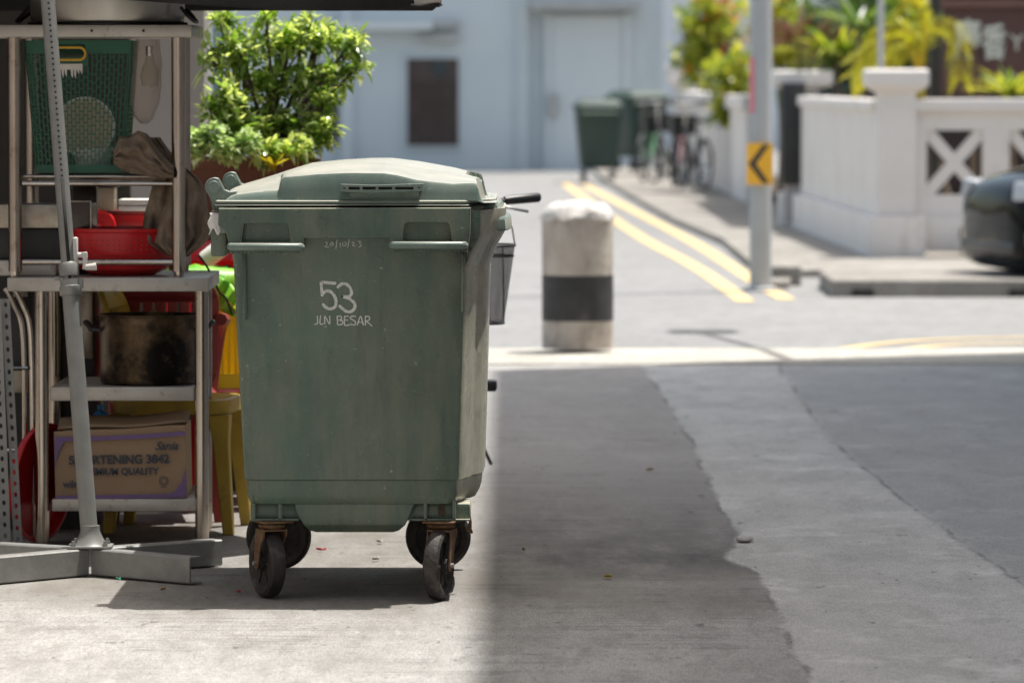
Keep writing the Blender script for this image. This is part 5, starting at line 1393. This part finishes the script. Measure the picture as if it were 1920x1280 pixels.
# red round lid behind, trays and dark boxes
t = thing('pan_cover', 'bright red round cover leaning on the red box behind the basin', 'lid', ((188 - 960) / S(18.19), 18.19, .96))
c = P(186, 425, 18.19); b = MB(); b.lathe(c, [(.0001, 0), (.045, -.003), (.054, -.012), (.058, -.004), (.058, .006), (.0001, .006)], 40, 'Y'); b.lathe(c, [(.0001, -.02), (.012, -.018), (.012, -.002)], 20, 'Y'); b.build('cover', M['red'], t, True)
t = thing('metal_tray', 'stack of steel trays at the left end of the rack', 'tray', (rx(80), RY + .25, rz_(520)))
b = MB(); b.cbox(rx(-60), rx(100), RY + .10, RY + .36, rz_(520) + .001, rz_(520) + .05, .006); b.build('tray', M['steel_sheet'], t, True)
b = MB(); b.cbox(rx(-60), rx(165), RY + .12, RY + .36, rz_(430), rz_(385), .004); b.build('pan', M['steel'], t, True)
b = MB(); b.cbox(rx(-60), rx(120), RY + .14, RY + .34, rz_(520) + .051, rz_(430) - .001, .004); b.build('tub', M['black_metal'], t, True)
t = thing('cooker', 'dark brown cooker box with steel rim behind the pole', 'cooker', (rx(140), RY + .3, rz_(430)))
b = MB(); b.cbox(rx(118), rx(167), RY + .09, RY + .119, rz_(432), rz_(378), .006); M['enamel'] = mat('dark brown enamel', (.035, .02, .016), (.06, .035, .028), 6, .25); b.build('body', M['enamel'], t, True)
tq = t
t = thing('storage_box', 'dark upright box behind the cooker front', 'box', (rx(160), RY + .39, rz_(520)))
b = MB(); b.cbox(rx(118), rx(164), RY + .365, RY + .43, rz_(519), rz_(352), .004); b.build('box', M['enamel'], t, True)
b = MB(); b.cbox(rx(117), rx(165), RY + .36, RY + .435, rz_(352) + .001, rz_(348), .002); b.build('lid', M['black_plastic'], t, True)
t = tq
b = MB(); b.tube([(rx(119), RY + .088, rz_(379)), (rx(166), RY + .088, rz_(379)), (rx(166), RY + .088, rz_(431))], .003, 6); b.build('trim', M['steel'], t, True)

tY = 18.2
def boxpx(x0, x1, ya, yb, Y, d, bb): bb.cbox((x0 - 960) / S(Y), (x1 - 960) / S(Y), Y, Y + d, P(0, yb, Y).z, P(0, ya, Y).z, .004)
zt2 = P(0, 432, tY).z
t = thing('side_table', 'small white topped table standing in the sun behind the rack', 'table', ((240 - 960) / S(tY), tY + .2, 0))
b = MB(); b.cbox((160 - 960) / S(tY), (330 - 960) / S(tY), tY - .06, tY + .42, zt2 - .03, zt2, .004); b.build('tabletop', M['white_plastic'], t, True)
for px in (166, 324):
    for y_ in (tY - .03, tY + .38):
        b = MB(); X = (px - 960) / S(tY); b.cyl((X, y_, .004), (X, y_, zt2 - .031), .013, 10); b.build('leg', M['black_metal'], t, True)
t = thing('storage_box', 'plain red box on the white table behind the basin', 'box', ((235 - 960) / S(tY), tY + .08, zt2))
b = MB(); b.cbox((168 - 960) / S(tY), (282 - 960) / S(tY), tY + .04, tY + .21, zt2 + .001, P(0, 402, tY).z, .006); b.build('box', M['red'], t, True)
b = MB(); b.cbox((166 - 960) / S(tY), (284 - 960) / S(tY), tY + .036, tY + .214, P(0, 402, tY).z + .0005, P(0, 396, tY).z, .002); b.build('rim', M['red_dull'], t, True)
t = thing('foam_tray', 'white foam trays stacked on the red box', 'tray', ((260 - 960) / S(tY), tY + .08, P(0, 396, tY).z))
b = MB(); boxpx(222, 288, 386, 395.5, tY, .16, b); b.build('lower_tray', M['white_plastic'], t, True)
b = MB(); boxpx(222, 292, 374, 384.5, tY, .16, b); b.build('upper_tray', M['white_plastic'], t, True)
t = thing('tin', 'square beige tin with dark lid behind the rack rail', 'tin', ((196 - 960) / S(tY), tY + .08, P(0, 396, tY).z))
b = MB(); boxpx(172, 214, 352, 395.5, tY, .14, b); b.build('body', M['cream'], t, True)
b = MB(); boxpx(110, 220, 340, 351.5, tY - .01, .17, b); b.build('lid', M['black_plastic'], t, True)

# burnt pot on mid shelf
t = thing('cooking_pot', 'soot blackened deep pot with side handles on the middle shelf', 'pot', (rx(272), RY + .2, rz_(725)))
c = (rx(271), RY + .2, rz_(726) + .001); r_ = 93 / S(RY + .05); h_ = rz_(594) - rz_(726)
b = MB(); b.lathe(c, [(.0001, 0), (r_ - .012, 0), (r_ - .004, .004), (r_, .014), (r_, h_ - .035), (r_ + .002, h_ - .030), (r_ + .002, h_ - .006), (r_ + .006, h_ - .004), (r_ + .006, h_), (r_ - .002, h_), (r_ - .004, .014), (.0001, .008)], 64); b.build('pot', M['burnt'], t, True)
for sx in (-1, 1):
    X = c[0] + sx * r_
    b = MB(); b.tube([(X - sx * .004, c[1] - .045, c[2] + h_ - .05), (X + sx * .028, c[1] - .045, c[2] + h_ - .046), (X + sx * .045, c[1] - .03, c[2] + h_ - .026), (X + sx * .045, c[1] + .03, c[2] + h_ - .026), (X + sx * .028, c[1] + .045, c[2] + h_ - .046), (X - sx * .004, c[1] + .045, c[2] + h_ - .05)], .0075, 10); b.build('handle', M['black_plastic'], t, True)

# cardboard box
cbY = RY + .035
t = thing('cardboard_box', 'brown shortening carton with purple edging on the bottom shelf', 'carton', (rx(225), cbY + .1, rz_(936)))
def cb(px, py, d=0.0): p = P(px, py, cbY - d); return p
A, B_, C_, D_ = cb(104, 942), cb(350, 937), cb(347, 797), cb(101, 809)
dz0 = rz_(936) + .001
A.z = B_.z = dz0
b = MB(); back = [p + Vector((0, .30, 0)) for p in (A, B_, C_, D_)]
nn_ = 14
def face(a, c):
    lo_ = A.lerp(B_, a); hi_ = D_.lerp(C_, a); p = lo_.lerp(hi_, c)
    p.y -= .006 * math.sin(PI * a) * math.sin(PI * c) ; p.z += .002 * math.sin(a * 9) * c; return p
b.grid(face, 16, 8)
b.add([A, B_, C_, D_] + back, [(4, 5, 6, 7), (0, 1, 5, 4), (1, 2, 6, 5), (3, 0, 4, 7)])
b.build('box', M['card'], t, True, smooth=0)
b = MB(); b.grid(lambda a, c: D_.lerp(C_, a) + Vector((.004 * math.sin(a * 6) + .01, .02 + c * .11, .006 + .028 * c + .004 * math.sin(a * 8))), 12, 4); b.build('flap', M['card'], t, True, solid=.003)
def onface(px, py, d=.0105): return P(px, py, cbY - d)
b = MB()
b.grid(lambda a, c: onface(104 + 244 * a, 817 - 9 * a ** 2 + 8 * c + 2 * (1 - a)), 20, 1)
b.grid(lambda a, c: onface(106 + 243 * a, 929 - 4 * a + 7 * c), 20, 1)
def wedge(pts): b.add([onface(*p_, .0115) for p_ in pts], [tuple(range(len(pts)))])
wedge([(103, 818), (128, 820), (115, 835), (108, 852), (103, 880)]); wedge([(349, 872), (349, 930), (310, 930), (328, 920), (341, 903)])
b.build('purple_print', M['purple'], t, True, smooth=0)
b = MB()
for txt, px, py, sz, sh, bo, rot in (('SHORTENING 3842', 129, 870, .0374, 0, .0013, R(.9)), ('PREMIUM QUALITY', 152, 890, .0287, 0, .0010, R(.6)), ('Sania', 290, 843, .036, .4, .0008, R(1)), ('wilmar', 118, 913, .030, 0, .0008, 0)):
    vs, fs = text_mesh(txt, sz, .0008, shear=sh, bold=bo, space=.98); p_ = onface(px, py, .0125)
    b.M = Matrix.Translation(p_) @ Matrix.Rotation(-rot, 4, 'Y') @ XZ; b.add(vs, fs)
b.M = Matrix.Identity(4)
cc = onface(307, 901, .0125)
for r2 in (.014, .009): b.tube([cc + Vector((r2 * math.cos(2 * PI * k / 24), 0, r2 * math.sin(2 * PI * k / 24))) for k in range(24)], .0008, 4, closed=True)
for k in range(8): b.cyl(cc + Vector((.009 * math.cos(k * PI / 4), 0, .009 * math.sin(k * PI / 4))), cc + Vector((.014 * math.cos(k * PI / 4), 0, .014 * math.sin(k * PI / 4))), .0006, 4)
b.box(cc.x - .010, cc.x + .010, cc.y, cc.y + .0006, cc.z - .020, cc.z - .018)
b.build('box_print', M['ink'], t, True, smooth=0)

# left edge: perforated angle posts, folded chair, steel cabinet, red tray
t = thing('slotted_angle', 'perforated grey steel angle upright at the left edge', 'rack upright', (rx(4), 16.6, 0))
def slotted(xt, yt, xb, yb, wpx, Yt, mname, t, nm):
    hole_n = 26
    a = P(xt, yt, Yt); c = P(xb, yb, Yt); c.z = max(c.z, .0)
    Lz = a.z - c.z; wv = wpx / S(Yt)
    hs = []
    n = int(Lz / .034)
    for i in range(n):
        z = .016 + i * Lz / n; hs.append([(wv / 2 + .0055 * math.cos(-2 * PI * k / 10), z + .008 * math.sin(-2 * PI * k / 10)) for k in range(10)])
    vs, fs = curve_mesh([(0, 0), (wv, 0), (wv, Lz), (0, Lz)], hs, .002)
    b = MB(); b.M = Matrix.Translation((c.x - wv / 2, Yt, c.z)) @ XZ; b.add(vs, fs)
    sh = (a.x - c.x)
    b.v = [Vector((v.x + sh * (v.z - c.z) / Lz, v.y, v.z)) for v in b.v]
    return b.build(nm, M[mname], t, True, smooth=0)
slotted(-8, 560, 11, 1034, 20, 16.58, 'galv', t, 'front_flange')
slotted(10, 560, 34, 1020, 16, 16.64, 'galv', t, 'side_flange')
t = thing('folding_chair', 'folded chrome tube chair leaning at the left of the table', 'chair', (rx(45), RY + .25, 0))
b = MB()
for dx in (0, 16): b.tube(spl([P(10 + dx, 540, RY + .12), P(28 + dx, 575, RY + .12), P(42 + dx * .9, 620, RY + .12), P(46 + dx * .9, 760, RY + .13), P(48 + dx, 1010, RY + .16)]), .0085, 10)
b.build('frame', M['steel_tube'], t, True)
b = MB(); b.cyl(P(12, 690, RY + .12), P(52, 690, RY + .12), .007, 8); b.cyl(P(12, 845, RY + .12), P(56, 845, RY + .12), .007, 8); b.build('cross_bar', M['steel_tube'], t, True)
b = MB(); b.cbox(rx(-40), rx(44), RY + .15, RY + .18, rz_(700), rz_(560), .006); b.build('backrest', M['black_plastic'], t, True)
t = thing('steel_cabinet', 'dark steel cabinet with strips set as reflections behind the table shelves', 'cabinet', (rx(90), 17.35, 0))
b = MB(); b.box(rx(-60), (175 - 960) / S(17.4), 17.4, 17.8, 0, .835); b.build('body', M['black_metal'], t, True)
for (xa_p, xb_p, zq0, zq1) in ((24, 52, .45, .80), (140, 173, .56, .82), (96, 112, .10, .80)):  # steel strips stand in for bright reflections on the dark cabinet
    b = MB(); b.cbox((xa_p - 960) / S(17.38), (xb_p - 960) / S(17.38), 17.38, 17.399, zq0, zq1, .003); b.build('glint_panel', M['steel'], t, True)
t = thing('round_tray', 'red round tray standing on edge beside the table leg', 'tray', (rx(58), RY + .1, 0))
b = MB(); cz_ = .196; b.M = Matrix.Translation((rx(66), RY + .16, cz_)) @ Matrix.Rotation(R(66), 4, 'Z') @ Matrix.Rotation(R(4), 4, 'X')
b.lathe((0, 0, 0), [(.0001, .012), (.165, .012), (.180, -.012), (.190, -.014), (.190, -.008), (.178, .016), (.0001, .018)], 56, 'Y'); b.build('tray', M['red'], t, True)

# plastic chairs behind the table
def mono_chair(label, m, loc, rz, arms=True, seat_z=.43, w_=.42, d_=.42, bh=.80):
    t = thing('plastic_chair', label, 'chair', loc, rz)
    h = w_ / 2
    b = MB(); b.rings([[(x, y, z) for x, y in rrect(-h + k_, h - k_, -d_ / 2 + k_, d_ / 2 - k_, .06, 5)] for z, k_ in ((seat_z - .05, .0), (seat_z - .006, .0), (seat_z, .008), (seat_z - .012, .05))]); b.build('seat', m, t)
    for sx in (-1, 1):
        for sy in (-1, 1):
            b = MB(); x_, y_ = sx * (h - .03), sy * (d_ / 2 - .03)
            b.rings([[(x_ + dx * k_ + sx * o_, y_ + dy * k_ + sy * o_, z) for dx, dy in ((-.028, -.028), (.028, -.028), (.028, .028), (-.028, .028))] for z, k_, o_ in ((seat_z - .052, 1.3, 0), (seat_z - .14, .9, .008), (.0, .62, .035))]); b.build('leg', m, t, bevel=.004)
    # backrest with slots, local +Y is the back
    outer = rrect(-h, h, seat_z - .01, bh, .09, 6); holes = []
    for i in range(5):
        x_ = -h + .07 + i * (w_ - .14) / 5; holes.append([(x_ + .012, seat_z + .06), (x_ + .012, bh - .08), (x_ + (w_ - .14) / 5 - .012, bh - .08), (x_ + (w_ - .14) / 5 - .012, seat_z + .06)])
    vs, fs = curve_mesh(outer, holes, .018, .003)
    b = MB(); b.M = Matrix.Translation((0, d_ / 2, 0)) @ XZ; b.add(vs, fs)
    b.v = [Vector((v.x * (1 + .05 * (v.z - seat_z)), v.y + (v.z - seat_z) * .18 + .16 * (v.x / h) ** 2 * -.25, v.z)) for v in b.v]
    b.build('backrest', m, t, smooth=30)
    if arms:
        for sx in (-1, 1):
            b = MB(); pts = spl([Vector((sx * (h + .01), d_ / 2 + .03, seat_z + .24)), Vector((sx * (h + .03), .05, seat_z + .23)), Vector((sx * (h + .03), -d_ / 2 + .06, seat_z + .20)), Vector((sx * (h + .015), -d_ / 2 + .02, seat_z + .10)), Vector((sx * (h - .005), -d_ / 2 + .03, seat_z - .04))], 5)
            b.tube(pts, .021, 8); b.build('armrest', m, t)
    return t
mono_chair('faded red plastic armchair behind the steel table', M['red_dull'], ((300 - 960) / S(17.75), 17.9, .004), R(186), arms=True, w_=.34, bh=.81, seat_z=.43)
mono_chair('olive yellow plastic chair with arched legs between table and bin', M['yellow_chair'], ((332 - 960) / S(17.4), 17.42, .004), R(84), arms=False, w_=.36, d_=.38, bh=.79, seat_z=.435)
mono_chair('bright red plastic chair behind the other chairs', M['red'], ((430 - 960) / S(18.6), 18.62, .004), R(5), arms=False, w_=.42, bh=.89, seat_z=.43)
t = thing('plastic_crate', 'yellow plastic crate standing on the red chair', 'crate', ((425 - 960) / S(18.2), 18.25, .5))
x0_, x1_ = (402 - 960) / S(18.15), (480 - 960) / S(18.15); z0c, z1c = P(0, 728, 18.15).z, P(0, 566, 18.15).z
b = MB()
b.box(x0_, x1_, 18.15, 18.16, z1c - .07, z1c); b.box(x0_, x1_, 18.15, 18.16, z0c, z0c + .05); b.box(x0_, x1_, 18.36, 18.37, z0c, z1c); b.box(x0_, x1_, 18.16, 18.36, z0c, z0c + .01)
for i in range(7):
    x_ = x0_ + i * (x1_ - x0_ - .006) / 6; b.box(x_, x_ + .008, 18.151, 18.159, z0c + .05, z1c - .07)
b.box(x0_, x0_ + .008, 18.16, 18.36, z0c + .0101, z1c); b.box(x1_ - .008, x1_, 18.16, 18.36, z0c + .0101, z1c)
b.build('crate', M['yellow_bright'], t, True, smooth=0)
t = thing('stool', 'red plastic stool carrying the yellow crate', 'stool', ((440 - 960) / S(18.25), 18.26, 0))
sx_ = (440 - 960) / S(18.25)
b = MB(); b.rings([[(sx_ + x, 18.26 + y, z) for x, y in rrect(-.15 + k_, .15 - k_, -.12 + k_, .12 - k_, .04, 4)] for z, k_ in ((z0c - .06, -.004), (z0c - .012, 0), (z0c - .001, .01))]); b.build('seat', M['red'], t, True)
for ax_, ay_ in ((-1, -1), (1, -1), (1, 1), (-1, 1)):
    b = MB(); b.rings([[(sx_ + ax_ * (.115 + o_) + dx, 18.26 + ay_ * (.085 + o_) + dy, z) for dx, dy in ((-.02, -.02), (.02, -.02), (.02, .02), (-.02, .02))] for z, o_ in ((z0c - .061, 0), (.004, .04))]); b.build('leg', M['red'], t, True)
t = thing('plastic_sack', 'bright green printed sack slumped on the yellow crate', 'sack', ((420 - 960) / S(18.2), 18.25, .74))
def sack(a, c):
    th = 2 * PI * a; ph = PI * (c - .5)
    p_ = P(372, 545, 18.25); r1 = .19 * (math.cos(ph) ** .6 if math.cos(ph) > 0 else 0)
    return (p_.x + r1 * math.cos(th) * (1 + .15 * mnoise.noise(Vector((a * 6, c * 4, 1)))), 18.26 + .085 * r1 / .19 * math.sin(th), z1c + .06 + .055 * math.sin(ph) + .014 * mnoise.noise(Vector((a * 9, c * 7, 2))))
b = MB(); b.grid(sack, 40, 16); b.build('sack', M['green_bright'], t, True, smooth=80)
t = thing('green_leaf', 'broad green banana leaf lying between the chairs and the bin', 'leaf', ((415 - 960) / S(17.9), 17.9, .8))
b = MB()
def bl(a, c):
    p_ = P(394, 525, 17.92).lerp(P(452, 592, 17.92), a); w2 = .045 * math.sin(PI * min(1, a * .8 + .15))
    return p_ + Vector((.6, 0, .8)).normalized() * w2 * (c - .5) * 2 + Vector((0, .02 * abs(c - .5) + .01 * math.sin(a * 20), 0))
b.grid(bl, 24, 8); b.build('blade', M['green_bright'], t, True, solid=.001)
b = MB(); b.tube([bl(i / 8, .5) for i in range(9)], .003, 6); b.build('midrib', M['yellow_bright'], t, True)
t = thing('watering_bottle', 'pale bottle with blue cap seen between the rag and the bin', 'bottle', ((420 - 960) / S(18.6), 18.58, .84))
c = P(418, 462, 18.5); b = MB(); b.M = Matrix.Translation(c) @ Matrix.Rotation(R(52), 4, 'Y') @ Matrix.Translation((0, 0, -.08)); b.lathe((0, 0, 0), [(.0001, 0), (.03, .0), (.032, .01), (.032, .10), (.014, .13)], 24); b.build('body', M['white_plastic'], t, True)
b = MB(); b.M = Matrix.Translation(c) @ Matrix.Rotation(R(52), 4, 'Y') @ Matrix.Translation((0, 0, -.08)); b.lathe((0, 0, 0), [(.016, .131), (.016, .155), (.0001, .156)], 20); b.build('cap', M['blue'], t, True)
t = thing('plastic_bag', 'small blue plastic bag behind the carton', 'bag', ((188 - 960) / S(17.25), 17.25, .4))
c = P(188, 785, 17.24); b = MB(); b.lathe(c, [(.0001, -.05), (.03, -.045), (.035, -.01), (.02, .02), (.006, .03), (.012, .045)], 14); b.v = [v + Vector((mnoise.noise(v * 30), 0, mnoise.noise(v * 33))) * .006 for v in b.v]; b.build('bag', M['blue'], t, True)

# unseen buildings added to block sky light reaching the stall and bin
t = thing('rear_sky_blocker', 'unseen grey shop row added behind the viewer to dim skylight', 'building', (0, -16, 0))
b = MB(); b.box(-30, 30, -22, -12, 0, 11); b.build('wall', M['wall_grey'], t, True)
b = MB(); b.box(-30.2, 30.2, -22.2, -11.8, 11.003, 11.3); b.build('roof', M['terracotta'], t, True)
for i in range(9):
    b = MB(); b.box(-27 + i * 6.4, -24 + i * 6.4, -12.06, -12.003, 4.5, 6.6); w_ = b.build('window', M['ledge'], t, True)
    b = MB(); b.box(-26.9 + i * 6.4, -24.1 + i * 6.4, -12.08, -12.065, 4.6, 6.5); b.build('pane', M['glass_dark'], w_, True)
t = thing('left_sky_blocker', 'unseen grey shop row added on the left to dim skylight', 'building', (-6, 5, 0))  # unseen left row, added to cut sky light on the stall
b = MB(); b.box(-9, -3.6, -11, 15.9, 0, 9); b.build('wall', M['wall_grey'], t, True)
b = MB(); b.box(-9.2, -3.3, -11.2, 16.1, 9.003, 9.2); b.build('roof', M['terracotta'], t, True)

# ================================================================== small litter on the ground
def litter(name, label, cat, px, py, L, W, m, rot, h=.004, ztop=.009):
    p_ = G(px, py); t = thing(name, label, cat, (p_.x, p_.y, ztop), rot, 'scraps and dry leaves on the ground')
    L *= .7; W *= .7
    b = MB(); b.grid(lambda a, c: ((a - .5) * L, (c - .5) * W * math.sin(PI * min(.97, a + .03)), h * (1 + math.sin(a * 5 + c * 3)) + .001), 8, 4); b.build('scrap', m, t, solid=.0012)
lt = [('dry_leaf', 'dry yellow leaf on the dark stained concrete', 'leaf', 1140, 1088, .035, .05, M['leaf_yellow'], .4), ('dry_leaf', 'orange brown leaf in the bin shadow beside the channel foot', 'leaf', 305, 1112, .018, .03, M['dry_leaf'], 1.2),
      ('scrap', 'thin red scrap on the sunlit ground beneath the bin', 'litter', 602, 1037, .045, .02, M['litter_red'], .1), ('scrap', 'pale crumpled scrap on the sunlit ground beneath the bin', 'litter', 712, 1022, .03, .04, M['litter_white'], .2),
      ('scrap', 'small green scrap at the edge of the channel foot', 'litter', 222, 1093, .02, .02, M['litter_green'], .1), ('dry_leaf', 'tiny reddish leaf right of the front caster', 'leaf', 448, 1117, .016, .03, M['litter_red'], .5),
      ('dry_leaf', 'brown leaf speck far along the concrete', 'leaf', 1218, 886, .022, .05, M['dry_leaf'], .9), ('dry_leaf', 'brown leaf beside the bin right caster shade', 'leaf', 982, 1037, .012, .03, M['dry_leaf'], .2),
      ('scrap', 'pale twig scrap under the bin near the rear casters', 'litter', 705, 1055, .045, .03, M['litter_white'], .9)]
for a in lt: litter(*a)
p_ = G(1396, 1018); t = thing('stone_chip', 'flat pale stone chip at the ragged edge of the pale strip', 'stone', (p_.x, p_.y, .009))
b = MB(); b.rings([[(.028 * k_ * math.cos(a) * (1 + .25 * mnoise.noise(Vector((math.cos(a), math.sin(a), 2)))), .05 * k_ * math.sin(a), z) for a in [2 * PI * i / 14 for i in range(14)]] for z, k_ in ((0, .9), (.006, 1), (.012, .85), (.015, .4))]); b.build('chip', M['litter_white'], t)
# rusty hanging tab at the bin's front right foot
b = MB(); c = P(878, 965, 15.25); b.tube([c, c + Vector((.006, -.002, -.02)), c + Vector((.002, 0, -.04)), c + Vector((.012, 0, -.052))], [.008, .005, .009, .003], 6); b.build('brake_tab', M['rust'], BIN, True)
